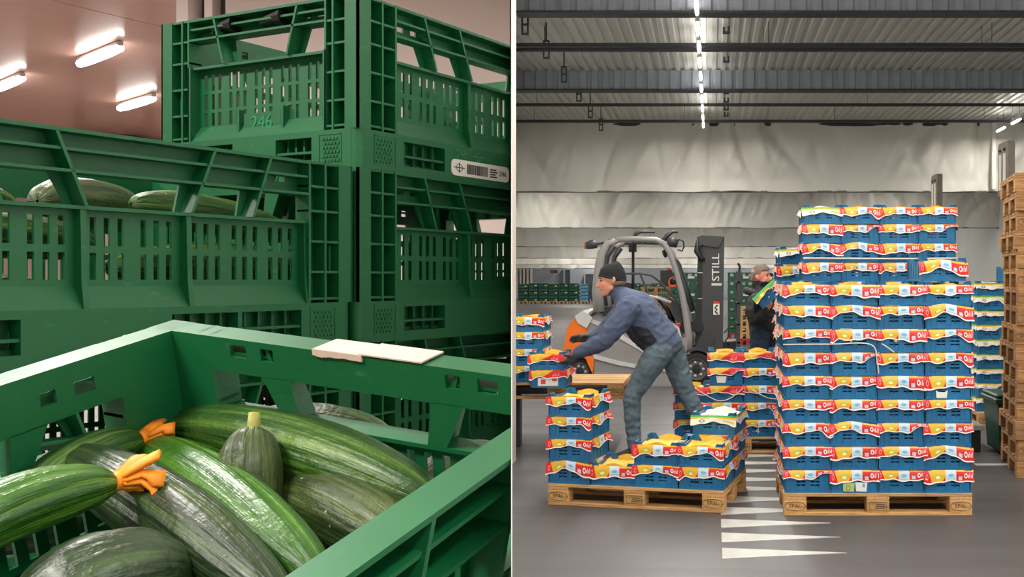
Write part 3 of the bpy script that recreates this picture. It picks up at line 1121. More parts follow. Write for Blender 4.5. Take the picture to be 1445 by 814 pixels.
cucumber(onE(470, 800, 0.144), onE(250, 700, 0.148), 0.0240, 'dark', 'shadowed cucumber deep in the middle of the front crate', wE * 0.004, seed=12, stem=False)
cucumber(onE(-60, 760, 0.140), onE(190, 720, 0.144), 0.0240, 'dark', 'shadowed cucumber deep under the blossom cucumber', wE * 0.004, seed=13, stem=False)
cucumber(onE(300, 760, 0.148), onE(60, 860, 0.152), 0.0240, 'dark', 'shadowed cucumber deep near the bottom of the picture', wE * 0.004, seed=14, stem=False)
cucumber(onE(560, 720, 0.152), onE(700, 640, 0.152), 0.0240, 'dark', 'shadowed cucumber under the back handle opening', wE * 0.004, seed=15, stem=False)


def inStack(M, x, y, z):
    return M @ Vector((x, y, z))


MBc = stackM(B0, -1)
for i, (a, b, r, k, lb) in enumerate((
        ((0.20, 0.44, 0.170), (0.30, 0.25, 0.175), 0.032, 'grey', 'big wrinkled cucumber seen through the middle handle opening'),
        ((0.31, 0.575, 0.150), (0.315, 0.345, 0.178), 0.026, 'mid', 'cucumber rising to the right-hand handle opening of the upper crate'),
        ((0.20, 0.03, 0.145), (0.315, 0.15, 0.188), 0.022, 'bright', 'slim light cucumber at the left end of the upper crate'),
        ((0.28, 0.24, 0.165), (0.33, 0.155, 0.172), 0.014, 'bright', 'small light cucumber tip behind the left handle strut'),
        ((0.33, 0.04, 0.14), (0.325, 0.30, 0.125), 0.026, 'mid', 'cucumber along the slots at the left end of the upper crate'),
        ((0.34, 0.30, 0.10), (0.34, 0.56, 0.10), 0.029, 'mid', 'cucumber along the slots at the right end of the upper crate'),
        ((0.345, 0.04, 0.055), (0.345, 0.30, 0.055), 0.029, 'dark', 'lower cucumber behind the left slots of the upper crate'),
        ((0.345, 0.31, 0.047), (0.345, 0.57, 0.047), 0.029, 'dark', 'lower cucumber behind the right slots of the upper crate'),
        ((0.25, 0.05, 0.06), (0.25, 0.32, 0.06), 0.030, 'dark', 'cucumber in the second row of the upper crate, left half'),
        ((0.24, 0.34, 0.06), (0.24, 0.57, 0.06), 0.030, 'dark', 'cucumber in the second row of the upper crate, right half'))):
    cucumber(inStack(MBc, *a), inStack(MBc, *b), r, k, lb, (0, 0, 0.006), seed=20 + i, stem=i in (3,))
MCc = stackM(A0, -2)
for i, (M, a, b, r, k, lb) in enumerate((
        (MCc, (0.20, 0.12, 0.165), (0.33, 0.36, 0.165), 0.03, 'bright', 'cucumber in the crate glimpsed through the front crate handle'),
        (stackM(A0, -1), (0.33, 0.05, 0.052), (0.33, 0.32, 0.052), 0.029, 'dark', 'cucumber lying low in the crate under the sticker crate'),
        (stackM(A0, 0), (0.32, 0.06, 0.055), (0.33, 0.31, 0.075), 0.028, 'mid', 'cucumber behind the slots of the topmost crate'),
        (stackM(A0, 0), (0.06, 0.06, 0.05), (0.27, 0.07, 0.06), 0.028, 'mid', 'cucumber lying behind the end wall of the topmost crate'))):
    cucumber(inStack(M, *a), inStack(M, *b), r, k, lb, (0, 0, 0.004), seed=40 + i, stem=False)
# ------------------------------------------------------------------ blue produce crates with printed paper liners
m_blue = mat('blue_crate_plastic', (26, 104, 150), 0.42, var=0.12, scale=9, objvar=0.25, bump=0.05, bscale=60)
m_yellow = mat('yellow_liner_inside', (226, 182, 66), 0.55, var=0.12, scale=14)
m_whitepap = mat('white_liner_paper', (226, 224, 214), 0.6, var=0.05, scale=20)
BW, BD, BH, BP = 0.294, 0.392, 0.149, 0.1495


def liner_mat(name, style):
    m = bpy.data.materials.new(name)
    t = NT(m)
    uvn = t.n('ShaderNodeTexCoord')
    sp = t.n('ShaderNodeSeparateXYZ')
    t.l(uvn.outputs['UV'], sp.inputs[0])
    u, v = sp.outputs[0], sp.outputs[1]
    red, yel, pale, wht = rgb(208, 24, 28), rgb(226, 170, 34), rgb(196, 212, 222), rgb(240, 238, 232)
    us = t.math('ADD', u, t.math('MULTIPLY', v, 0.07))
    gt = lambda a, b: t.math('GREATER_THAN', a, b)
    lt = lambda a, b: t.math('LESS_THAN', a, b)
    both = lambda a, b: t.math('MULTIPLY', a, b)

    def rect(u0, u1, v0, v1):
        return both(both(gt(u, u0), lt(u, u1)), both(gt(v, v0), lt(v, v1)))

    def ring(cu, cv, ru, rv, r0, r1):
        du = t.math('DIVIDE', t.math('SUBTRACT', u, cu), ru)
        dv = t.math('DIVIDE', t.math('SUBTRACT', v, cv), rv)
        d = t.math('SQRT', t.math('ADD', both(du, du), both(dv, dv)))
        return both(gt(d, r0), lt(d, r1))
    if style == 'A':
        c = t.mix(gt(us, 0.17), red, yel)
        c = t.mix(both(gt(u, 0.38), lt(v, t.math('MULTIPLY', t.math('SUBTRACT', u, 0.36), 6))), c, red)
        c = t.mix(ring(0.29, 0.5, 0.065, 0.26, 0.0, 1.0), c, rgb(176, 186, 70))
        c = t.mix(ring(0.29, 0.42, 0.045, 0.12, 0.0, 1.0), c, rgb(236, 228, 150))
        c = t.mix(gt(u, 0.66), c, red)
        c = t.mix(both(gt(u, 0.66), gt(v, 0.86)), c, yel)
        c = t.mix(rect(0.44, 0.655, 0.06, 1.0), c, pale)
        c = t.mix(ring(0.55, 0.52, 0.055, 0.16, 0.0, 1.0), c, rgb(120, 178, 206))
        c = t.mix(rect(0.47, 0.63, 0.16, 0.27), c, rgb(150, 190, 212))
        c = t.mix(rect(0.70, 0.775, 0.18, 0.50), c, rgb(196, 196, 204))
        c = t.mix(ring(0.845, 0.52, 0.032, 0.22, 0.55, 1.0), c, wht)
        for k in range(4):
            x = 0.885 + k * 0.026
            c = t.mix(rect(x, x + 0.010, 0.34, 0.60 + 0.12 * (k % 2)), c, wht)
        c = t.mix(ring(0.07, 0.5, 0.035, 0.3, 0.5, 0.75), c, rgb(246, 150, 140))
    elif style == 'B':
        ud = t.math('SUBTRACT', u, t.math('MULTIPLY', v, 0.33))
        c = t.mix(gt(us, 0.11), red, yel)
        c = t.mix(gt(ud, 0.30), c, red)
        c = t.mix(ring(0.25, 0.45, 0.06, 0.2, 0.0, 1.0), c, rgb(216, 202, 90))
        for k in range(6):
            x = 0.62 + k * 0.032
            c = t.mix(rect(x, x + 0.012, 0.22, 0.42 + 0.1 * (k % 3)), c, rgb(250, 170, 160))
    else:
        c = t.mix(gt(u, 0.5), wht, rgb(228, 226, 214))
        c = t.mix(gt(v, 0.62), c, yel)
        c = t.mix(gt(v, 0.82), c, rgb(50, 160, 64))
        c = t.mix(ring(0.25, 0.35, 0.07, 0.22, 0.4, 1.0), c, rgb(150, 150, 130))
        c = t.mix(rect(0.70, 0.95, 0.25, 0.45), c, rgb(206, 190, 120))
    if style == 'D':
        c = t.mix(gt(v, 0.5), yel, rgb(60, 170, 70))
        c = t.mix(ring(0.3, 0.4, 0.08, 0.25, 0.0, 1.0), c, rgb(236, 226, 120))
        c = t.mix(rect(0.6, 0.9, 0.2, 0.45), c, rgb(90, 170, 80))
    c = t.mix(lt(v, 0.10), c, wht)
    t.l(c, t.b.inputs['Base Color'])
    t.b.inputs['Roughness'].default_value = 0.38
    t.bump(t.noise(24, detail=4), 0.5, 0.006)
    return m


LINER = {s: liner_mat('printed_liner_' + s, s) for s in 'ABCD'}


def blue_body():
    mb = MB()
    W, D, H, T = BW, BD, BH, 0.006
    mb.box(0.006, W - 0.006, 0.006, D - 0.006, 0.004, 0.010)
    low = 0.112
    # front and back walls with two slotted windows and a dip in the rim
    for f in (0, 1):
        Y = (lambda a: a) if f == 0 else (lambda a: D - a)

        def B(x0, x1, z0, z1, a0, a1):
            y0, y1 = sorted((Y(a0), Y(a1)))
            mb.box(x0, x1, y0, y1, z0, z1)
        t0, t1 = 0.005, 0.010
        B(0, W, 0.0, 0.030, t0, t1)
        B(0, W, 0.094, low, t0, t1)
        B(0, 0.075, 0.03, 0.094, t0, t1)
        B(0.13, 0.165, 0.03, 0.094, t0, t1)
        B(0.22, W, 0.03, 0.094, t0, t1)
        for x0 in (0.075, 0.165):
            for z in (0.03, 0.052, 0.074):
                B(x0, x0 + 0.055, z, z + 0.013, t0 + 0.002, t1)
            B(x0 + 0.025, x0 + 0.03, 0.03, 0.094, t0 + 0.002, t1)
        B(0.0, W, 0.0, 0.014, 0.0, t0)
        B(0.03, W - 0.03, low - 0.006, low, 0.0, t0)
        for x in (0.0, 0.040, 0.070, 0.133, 0.157, 0.221, 0.250, W - 0.005):
            B(x, x + 0.005, 0.014, low - 0.006, 0.001, t0)
        for x0, x1 in ((0, 0.062), (W - 0.062, W)):
            mbp = [(x0, low), (x1, low), (x1 if x0 > 0 else x1 - 0.02, H), (x0 + (0.02 if x0 > 0 else 0), H)]
            y0, y1 = sorted((Y(t0), Y(t1)))
            mb.prism(mbp, 'y', y0, y1)
            B(x0 + (0.02 if x0 > 0 else 0), x1 - (0 if x0 > 0 else 0.02), H - 0.005, H, 0.0, t0)
        B(0, 0.005, low, H, 0.0, t0)
        B(W - 0.005, W, low, H, 0.0, t0)
    for f in (0, 1):
        X = (lambda a: a) if f == 0 else (lambda a: W - a)

        def B(y0, y1, z0, z1, a0, a1):
            x0, x1 = sorted((X(a0), X(a1)))
            mb.box(x0, x1, y0, y1, z0, z1)
        B(0.005, D - 0.005, 0, 0.125, 0.004, 0.009)
        B(0.005, 0.09, 0.125, H, 0.004, 0.009)
        B(D - 0.09, D - 0.005, 0.125, H, 0.004, 0.009)
        B(0.005, D - 0.005, 0, 0.012, 0, 0.004)
        for y in (0.005, 0.07, 0.14, 0.21, 0.28, 0.345, D - 0.010):
            B(y, y + 0.005, 0.012, 0.125, 0.0, 0.004)
        B(0.005, 0.09, H - 0.005, H, 0, 0.004)
        B(D - 0.09, D - 0.005, H - 0.005, H, 0, 0.004)
    return mb


ME_BLUE = blue_body().mesh('crate_body', m_blue)
_liners = {}


def liner_mesh(var, style, sides, open_top):
    key = (var, style, sides, open_top)
    if key in _liners:
        return _liners[key]
    rnd = random.Random(var * 17 + 5)
    amp = [rnd.uniform(-1, 1) for _ in range(6)]
    shape = var % 8
    V, Fc, UV, MI = [], [], [], []

    def sheet(fn, nu, nv, mi=0):
        o = len(V)
        for j in range(nv + 1):
            for i in range(nu + 1):
                u, v = i / nu, j / nv
                V.append(fn(u, v))
                UV.append((u, v))
        for j in range(nv):
            for i in range(nu):
                a = o + j * (nu + 1) + i
                Fc.append((a, a + 1, a + nu + 2, a + nu + 1))
                MI.append(mi)

    def drop(u):
        d = 0.059 + 0.007 * amp[0] + 0.006 * math.sin(u * 9 + amp[1] * 3) + 0.004 * math.sin(u * 21 + amp[2] * 5)
        if shape == 1:
            d += 0.030 * math.exp(-((u - 0.05) / 0.08) ** 2)
        elif shape == 2:
            d += 0.028 * math.exp(-((u - 0.93) / 0.1) ** 2) - 0.012 * math.exp(-((u - 0.6) / 0.2) ** 2)
        elif shape == 3:
            d += 0.020 * u
        elif shape == 4:
            d += 0.020 * (abs(u - 0.5) * 2) ** 2 - 0.010
        elif shape == 5:
            d -= 0.055 * max(0.0, u - 0.62) / 0.38
        elif shape == 6:
            d += 0.016 * (1 - u)
        elif shape == 7:
            d += 0.055 * abs(u - 0.42) - 0.008
        return max(0.018, d)

    top = BH - (0.022 if open_top else 0.004)

    def front(u, v):
        d = drop(u)
        x = -0.013 + u * (BW + 0.026)
        flare = 0.006 + 0.008 * (1 - v) * (0.6 + 0.5 * math.sin(u * 7 + amp[3] * 4)) + 0.010 * (abs(u - .5) * 2) ** 4 * (1 - v)
        z = top - d * (1 - v)
        if shape == 7:
            z += 0.012 * math.exp(-((u - 0.42) / 0.3) ** 2) - 0.02 * abs(u - 0.42)
        if v > 0.98:
            return (x, 0.004, z + 0.002)
        return (x, -flare, z)
    sheet(front, 18, 4)
    # folded over the rim and tucked inside
    sheet(lambda u, v: (0.012 + u * (BW - 0.024), 0.004 + 0.02 * v, top + 0.002 - 0.03 * v * v), 10, 2, 1)
    for sd in sides:
        sgn = -1 if sd == 'L' else 1
        xb = 0.0 if sd == 'L' else BW
        sheet(lambda u, v: (xb + sgn * (0.003 + 0.010 * (1 - v) * (1 + 0.5 * math.sin(u * 8 + amp[4] * 6)) + 0.012 * (1 - v) * u ** 3), 0.0 + u * BD,
                            top - (0.045 + 0.03 * abs(math.sin(u * 4.3 + amp[5] * 3)) ** 2) * (1 - v) + 0.004), 14, 3)
    if open_top:
        def lid(u, v):
            x, y = 0.012 + u * (BW - 0.024), 0.02 + v * (BD - 0.04)
            e = max(abs(u - 0.5), abs(v - 0.5)) * 2
            z = 0.098 + 0.012 * noise.noise(Vector((u * 3 + var, v * 3, 0))) + 0.018 * max(0, e - 0.8) / 0.2 * (0.4 + 0.6 * abs(noise.noise(Vector((u * 4 + var, v * 4, 3.3)))) * 2)
            return (x, y, z)
        sheet(lid, 16, 16, 1)
        # a ridge of paper that stands up behind the rim
        sheet(lambda u, v: (0.075 + u * (BW - 0.15), 0.028 - 0.006 * v, 0.100 + v * (0.028 + 0.013 * math.sin(u * 3.1) * (1 + 0.4 * math.sin(u * 5 + amp[2] * 6)))), 12, 2, 1)
        sheet(lambda u, v: (0.07 + u * (BW - 0.14), BD - 0.03 + 0.01 * v, 0.100 + v * (0.030 + 0.013 * math.sin(u * 3.1) * (1 + 0.4 * math.sin(u * 4 + amp[1] * 6)))), 12, 2, 1)
    me = bpy.data.meshes.new('paper_liner')
    me.from_pydata(V, [], Fc)
    ul = me.uv_layers.new(name='UVMap')
    for p, mi in zip(me.polygons, MI):
        p.material_index = mi
        for li, vi in zip(p.loop_indices, p.vertices):
            ul.data[li].uv = UV[vi]
    me.materials.append(LINER[style])
    me.materials.append(m_whitepap if style == 'C' else m_yellow)
    me.polygons.foreach_set('use_smooth', [True] * len(me.polygons))
    _liners[key] = me
    return me


def blue_crate(M, label, group, var=0, style='A', sides='', open_top=False, cut=False):
    t = thing('blue_crate', label, 'crate', group=group)
    t.matrix_world = M
    b, l = ME_BLUE, liner_mesh(var, style, sides, open_top)
    if cut:
        b, l = cut_mesh(b, M, 'R'), cut_mesh(l, M, 'R')
    link('crate_body', b, t)
    link('paper_liner', l, t)
    return t


def jit(a):
    return random.uniform(-a, a)


def crate_M(x, y, z, rz=0.0):
    return Matrix.Translation((x, y, z)) @ Matrix.Rotation(rz, 4, 'Z')


# ------------------------------------------------------------------ wooden pallets
def wood(name, a, b, grain):
    m = bpy.data.materials.new(name)
    t = NT(m)
    g = t.noise(3.0, detail=6, stretch=grain)
    k = t.noise(1.4, detail=3)
    c = t.ramp(g, [(0.3, rgb(*[x * 0.72 for x in a])), (0.5, rgb(*a)), (0.72, rgb(*b))])
    c = t.mix(t.math('MULTIPLY', k, 0.4), c, rgb(*[x * 0.6 for x in a]))
    hs = t.n('ShaderNodeHueSaturation')
    t.l(c, hs.inputs['Color'])
    v = t.math('MULTIPLY_ADD', t.rnd(), 0.4)
    v.node.inputs[2].default_value = 0.8
    t.l(v, hs.inputs['Value'])
    t.l(hs.outputs[0], t.b.inputs['Base Color'])
    t.b.inputs['Roughness'].default_value = 0.7
    t.bump(g, 0.25, 0.003)
    return m


m_wood_l = wood('pallet_wood_along', (208, 156, 96), (238, 194, 134), (2, 40, 40))
m_wood_c = wood('pallet_wood_across', (208, 156, 96), (238, 194, 134), (40, 2, 40))
m_old_l = wood('old_pallet_wood_along', (170, 122, 72), (208, 162, 106), (2, 40, 40))
m_old_c = wood('old_pallet_wood_across', (170, 122, 72), (208, 162, 106), (40, 2, 40))
m_stamp = mat('burnt_stamp', (70, 46, 26), 0.8)
PL, PW, PH = 1.2, 0.8, 0.144


def pallet_set(ml, mc):
    top_w = MB().bbox(0, PL, 0, 0.145, 0, 0.022, 0.003).mesh('top_board', ml)
    top_n = MB().bbox(0, PL, 0, 0.100, 0, 0.022, 0.003).mesh('top_board', ml)
    stringer = MB().bbox(0, 0.145, 0, PW, 0, 0.022, 0.003).mesh('cross_board', mc)
    blk = MB().bbox(0, 0.145, 0, 0.10, 0, 0.078, 0.004).mesh('block', ml)
    bott = MB().bbox(0, PL, 0, 0.10, 0, 0.022, 0.003).mesh('bottom_board', ml)
    out = []
    for y in (0, 0.35, 0.70):
        out.append(('bottom_board', bott, (0, y, 0)))
        for x in (0, 0.5275, 1.055):
            out.append(('block', blk, (x, y, 0.022)))
    for x in (0, 0.5275, 1.055):
        out.append(('cross_board', stringer, (x, 0, 0.100)))
    for y, me in ((0, top_w), (0.185, top_n), (0.3275, top_w), (0.515, top_n), (0.655, top_w)):
        out.append(('top_board', me, (0, y, 0.122)))
    return out


NEWP, OLDP = pallet_set(m_wood_l, m_wood_c), pallet_set(m_old_l, m_old_c)
ME_EPAL = text_mesh('EPAL', 0.035, 0.0006, 'stamp', m_stamp)
ME_EUR = text_mesh('EPAL', 0.035, 0.0006, 'stamp', m_stamp)
ME_OVAL = MB().tube([(0.066 * math.cos(a * math.pi / 12), 0.029 * math.sin(a * math.pi / 12), 0.0) for a in range(24)], 0.0018, 4, closed=True).mesh('stamp_ring', m_stamp)
_fr = MB().box(-0.055, 0.055, 0.024, 0.027, -0.0006, 0.0006).box(-0.055, 0.055, -0.027, -0.024, -0.0006, 0.0006)
_fr.box(-0.055, -0.052, -0.024, 0.024, -0.0006, 0.0006).box(0.052, 0.055, -0.024, 0.024, -0.0006, 0.0006)
for _k in range(3):
    _fr.box(-0.02 + 0.005 * _k, 0.044, -0.015 + 0.012 * _k, -0.010 + 0.012 * _k, -0.0006, 0.0006)
ME_FRAME = _fr.mesh('stamp_frame', m_stamp)


def pallet(M, label, group='wooden pallets', old=False, stamps=True, cut=False):
    t = thing('wooden_pallet', label, 'pallet', group=group)
    t.matrix_world = M
    for nm, me, loc in (OLDP if old else NEWP):
        L = Matrix.Translation(loc)
        if cut:
            me = cut_mesh(me, M @ L, 'R')
            if not len(me.polygons):
                continue
        link(nm, me, t, L)
    if stamps:
        R = Matrix.Rotation(math.pi / 2, 4, 'X')
        for x, ms in ((0.0725, (ME_EUR, ME_OVAL)), (0.60, (ME_FRAME,)), (1.1275, (ME_EPAL, ME_OVAL))):
            for me in ms:
                L = Matrix.Translation((x, -0.0004, 0.061)) @ R
                if not cut or (M @ L).translation.x > SR * (M @ L).translation.y + 0.1:
                    link(me.name.split('.')[0], me, t, L)
    return t


SEQ = ['from the left', ]
COLN = ['first from left', 'second from left', 'third from left', 'rightmost']
rows9 = ['bottom row', 'second row up', 'third row up', 'fourth row up', 'fifth row up', 'sixth row up', 'seventh row up', 'eighth row up', 'ninth row up', 'tenth row up', 'eleventh row up', 'twelfth row up', 'top row']

# tall stack in front on the right
random.seed(11)
FX, FY = (1106 - CX) / F * 6.31, 6.31
pallet(Matrix.Translation((FX, FY, 0)), 'wooden pallet under the tall front stack of blue crates')
G1 = 'blue crates of the tall front stack'
for r in range(9):
    for c in range(4):
        var = random.randrange(24)
        if r == 0 and c == 0:
            var = 5
        blue_crate(crate_M(FX + 0.006 + c * 0.2985 + jit(0.003), FY + 0.008 + jit(0.006), PH + r * BP, jit(0.008)),
                   'blue crate in the tall front stack, %s, %s' % (rows9[r], COLN[c]), G1, var, 'A', 'L' if c == 0 else ('R' if c == 3 else ''), r == 8)
for r in range(9):
    for c in (0, 3):
        blue_crate(crate_M(FX + 0.006 + c * 0.2985 + jit(0.003), FY + 0.404 + jit(0.003), PH + r * BP),
                   'blue crate in the rear half of the tall front stack, %s, %s' % (rows9[r], 'left side' if c == 0 else 'right side'), G1, random.randrange(24), 'A', 'L' if c == 0 else 'R', r == 8)
blue_crate(crate_M((1297 - CX) / F * 6.45, 6.40, PH + 9 * BP + 0.004, 0.03), 'single blue crate set on top of the tall front stack at right', G1, 7, 'A', 'R', True)
# one crate of the bottom row carries two stickers
t = thing('crate_sticker', 'green and white sticker pair on a crate in the bottom row', 'sticker', (FX + 0.006 + 0.2985, FY + 0.002, PH))
for x0, c0, nm in ((0.075, (176, 196, 120), 'sticker_green'), (0.155, (224, 226, 222), 'sticker_pale')):
    MB().prism([(x0, 0.012), (x0 + 0.066, 0.010), (x0 + 0.072, 0.066), (x0 - 0.004, 0.070)], 'y', -0.0012, 0.0).obj('sticker', mat(nm, c0, 0.5), t)
MB().tube([(0.106 + 0.013 * math.cos(a * math.pi / 6), -0.0018, 0.034 + 0.013 * math.sin(a * math.pi / 6)) for a in range(12)], 0.0025, 4, closed=True).obj('emblem', mat('sticker_olive', (130, 140, 50), 0.5), t)
MB().prism([(0.195, 0.04), (0.21, 0.036), (0.213, 0.058), (0.198, 0.062)], 'y', -0.0018, -0.0010).obj('emblem', mat('sticker_blue', (110, 168, 200), 0.5), t)
t = thing('crate_sticker', 'torn white sticker on a crate of the fourth column', 'sticker', (FX + 0.006 + 3 * 0.2985, FY + 0.002, PH + 4 * BP))
MB().prism([(0.07, 0.008), (0.135, 0.006), (0.142, 0.058), (0.118, 0.044), (0.085, 0.046), (0.066, 0.058)], 'y', -0.0012, 0).obj('torn_paper', m_whitepap, t)

# higher stack behind it
BX, BY = (1133 - CX) / F * 7.73, 7.73
pallet(Matrix.Translation((BX, BY, 0)), 'wooden pallet of the higher stack behind the tall front stack')
G2 = 'blue crates of the higher rear stack'
for r in range(13):
    for c in range(4):
        stl = 'C' if (r == 12 and c == 0) else 'A'
        var = {(12, 0): 4, (11, 0): 3, (11, 1): 13, (11, 3): 5, (10, 0): 7}.get((r, c), random.randrange(24))
        blue_crate(crate_M(BX + 0.006 + c * 0.2985 + jit(0.004), BY + 0.008 + jit(0.008), PH + r * BP, jit(0.01)),
                   'blue crate in the higher stack behind, %s, %s' % (rows9[r], COLN[c]), G2, var, stl, 'L' if c == 0 else ('R' if c == 3 else ''), r == 12)

# stack in the middle, behind the low pallet
MX, MY = (951 - CX) / F * 8.58, 8.58
pallet(Matrix.Translation((MX, MY, 0)), 'wooden pallet of the middle stack behind the floor triangles')
G3 = 'blue crates of the middle stack'
for c, n in ((0, 3), (1, 5), (2, 5), (3, 10)):
    for r in range(n):
        if c == 3 and r < 4:
            stl = 'A'
        stl = 'B' if (c in (0, 1) and r in (2, 3, 4)) or (c == 2 and r == 4) else 'A'
        blue_crate(crate_M(MX + 0.006 + c * 0.2985 + jit(0.004), MY + 0.008 + jit(0.008), PH + r * BP, jit(0.012)),
                   'blue crate of the middle stack, %s, %s' % (rows9[r], ['leftmost column', 'second column', 'third column', 'tall right column'][c]), G3, random.randrange(24), stl,
                   'L' if (c == 0 or (c == 3 and r > 4)) else ('R' if c == 3 else ''), r == n - 1)
blue_crate(crate_M(MX + 0.03 + 3 * 0.2985, MY + 0.02, PH + 10 * BP, 0.05), 'blue crate with a green label topping the tall right column', G3, 4, 'C', 'L', True)
num = link('number_four', text_mesh('4', 0.07, 0.0006, 'number_four', m_whitepap))
num.matrix_world = Matrix.Translation((MX + 0.006 + 2 * 0.2985 + 0.12, MY + 0.004, PH + 0.05)) @ Matrix.Rotation(math.pi / 2, 4, 'X')
tag(num, 'white painted figure 4 on the bottom crate of the middle stack', 'number')
t = thing('crate_sticker', 'torn white sticker on a crate of the middle stack', 'sticker', (MX + 0.006 + 0.2985, MY + 0.002, PH + 3 * BP))
MB().prism([(0.07, 0.02), (0.14, 0.018), (0.15, 0.075), (0.06, 0.078)], 'y', -0.002, 0).obj('torn_paper', m_whitepap, t)

# low pallet in front on the left, turned a little
LO = floor_at(773, 712)
LA = -math.atan2(0.26, 1.19)
ML = Matrix.Translation((LO.x, LO.y, 0)) @ Matrix.Rotation(LA, 4, 'Z')
pallet(ML, 'wooden pallet with a few blue crates in front of the worker')
G4 = 'blue crates on the low front pallet'
lowrows = {0: 4, 1: 1, 2: 2, 3: 2}
vmap = {(0, 0): 7, (0, 1): 4, (0, 2): 10, (0, 3): 2, (1, 0): 14, (2, 0): 4, (2, 1): 9, (3, 0): 1, (3, 1): 2}
for c, n in lowrows.items():
    for r in range(n):
        M = ML @ crate_M(0.004 + c * 0.2985 + jit(0.003), 0.006 + jit(0.005), PH + r * BP, jit(0.01))
        blue_crate(M, 'blue crate on the low front pallet, %s, %s' % (['front left column', 'lone front crate', 'third front column', 'front right corner column'][c], rows9[r]), G4, vmap[(c, r)], 'A', 'R' if c in (0, 3) else '', r == n - 1)
for c, n in ((3, 3), (2, 1)):
    for r in range(n):
        M = ML @ crate_M(0.004 + c * 0.2985, 0.402, PH + r * BP, jit(0.01))
        blue_crate(M, 'blue crate on the low front pallet, back row, %s, %s' % (['', '', 'third column', 'right corner'][c], rows9[r]), G4, 4 if r == 2 else 12 + r, 'C' if r == 2 else 'A', 'R' if c == 3 else '', r == n - 1)

# raised pallet at the partition, with its column of crates
RY, RZ = 8.75, 0.45
RX = (880 - CX) / F * RY - PL
MR = Matrix.Translation((RX, RY, RZ))
pallet(MR, 'raised wooden pallet beside the partition that the worker is loading', cut=True)
for y0 in (0.19, 0.50):
    x0 = SR * (RY + y0) + 0.004
    t = thing('lifting_fork', 'grey steel fork under the raised pallet, %s of the two' % ('nearer' if y0 < 0.3 else 'farther'), 'fork', (0, 0, 0), 0, 'steel forks carrying the raised pallet')
    xl, xr = SR * (RY + y0 + 0.12) + 0.03, RX + PL - 0.12
    MB().bbox(xl, xr, RY + y0, RY + y0 + 0.12, RZ + 0.030, RZ + 0.095, 0.008).obj('blade', m_rail, t)
    MB().bbox(xl, xl + 0.06, RY + y0, RY + y0 + 0.12, 0.0, RZ + 0.03, 0.008).obj('upright', m_rail, t)
G5 = 'blue crates on the raised pallet'
for r in range(4):
    blue_crate(crate_M((767 - CX) / F * RY - BW - 0.004, RY + 0.01, RZ + PH + r * BP + 0.001), 'blue crate in the column beside the partition, %s' % ['bottom row', 'second row up', 'third row up', 'top row'][r], G5, 2 + r * 3, 'A', 'R', r == 3, cut=True)
G6 = 'blue crates the worker is setting down'
HX, HY = (750 - CX) / F * 8.42, 8.33
for r in range(2):
    blue_crate(crate_M(HX + 0.01 * (1 - r), HY, RZ + PH + 0.002 + r * BP), 'blue crate in the gloved hands of the worker, the %s one' % ('lower', 'upper')[r], G6, 9 + 8 * r, 'B', 'R', r == 1)
t = thing('crate_sticker', 'red and white sticker on the lower crate in the worker hands', 'sticker', (HX + 0.01, HY - 0.002, RZ + PH + 0.002))
MB().prism([(0.06, 0.015), (0.23, 0.015), (0.23, 0.08), (0.06, 0.08)], 'y', -0.0012, 0).obj('sticker_sheet', mat('sticker_white', (226, 220, 214), 0.4), t)
MB().prism([(0.085, 0.03), (0.125, 0.03), (0.125, 0.07), (0.085, 0.07)], 'y', -0.002, -0.0012).prism([(0.18, 0.055), (0.22, 0.055), (0.22, 0.075), (0.18, 0.075)], 'y', -0.002, -0.0012).obj('sticker_print', mat('print_red', (214, 60, 50), 0.5), t)

# stacks of blue crates with white and green paper at the right
QX, QY = (1380 - CX) / F * 10.2, 10.2
G7 = 'blue crates with white and green paper at the right'
for k, (dx, dy, n) in enumerate(((0.0, 0.0, 9), (0.30, -0.03, 10))):
    for r in range(n):
        blue_crate(crate_M(QX + dx + jit(0.01), QY + 0.01 + dy + jit(0.01), PH + r * BP, jit(0.03)), 'blue crate with white and green paper near the green bin, %s column, %s' % (('left', 'right')[k], rows9[r]), G7, random.randrange(24), 'C', 'L' if k == 0 else 'R', r == n - 1)
pallet(Matrix.Translation((QX - 0.005, QY - 0.05, 0)), 'wooden pallet under the blue crates with green paper')

# pallet pile at the right edge
random.seed(5)
for i in range(16):
    M = Matrix.Translation((2.30 + jit(0.012), 7.5 + jit(0.015), i * (PH + 0.0005))) @ Matrix.Rotation(math.radians(-8.5 + jit(1.0)), 4, 'Z')
    pallet(M, 'worn wooden pallet in the high pile at the right edge, %s from the floor' % NTH[i], 'worn pallets piled at the right edge', True, i % 3 == 1)

# cords
m_cord = mat('white_cord', (214, 208, 200), 0.6)


def cord(pts, label, r=0.004):
    P = [Vector(p) for p in pts]
    out = []
    for i in range(len(P) - 1):
        a, b, c, d = P[max(0, i - 1)], P[i], P[i + 1], P[min(len(P) - 1, i + 2)]
        for k in range(6):
            q = k / 6
            out.append(0.5 * ((2 * b) + (c - a) * q + (2 * a - 5 * b + 4 * c - d) * q * q + (3 * b - a - 3 * c + d) * q ** 3))
    out.append(P[-1])
    tag(MB().tube(out, r, 5).obj('tying_cord', m_cord, smooth=True), label, 'cord')


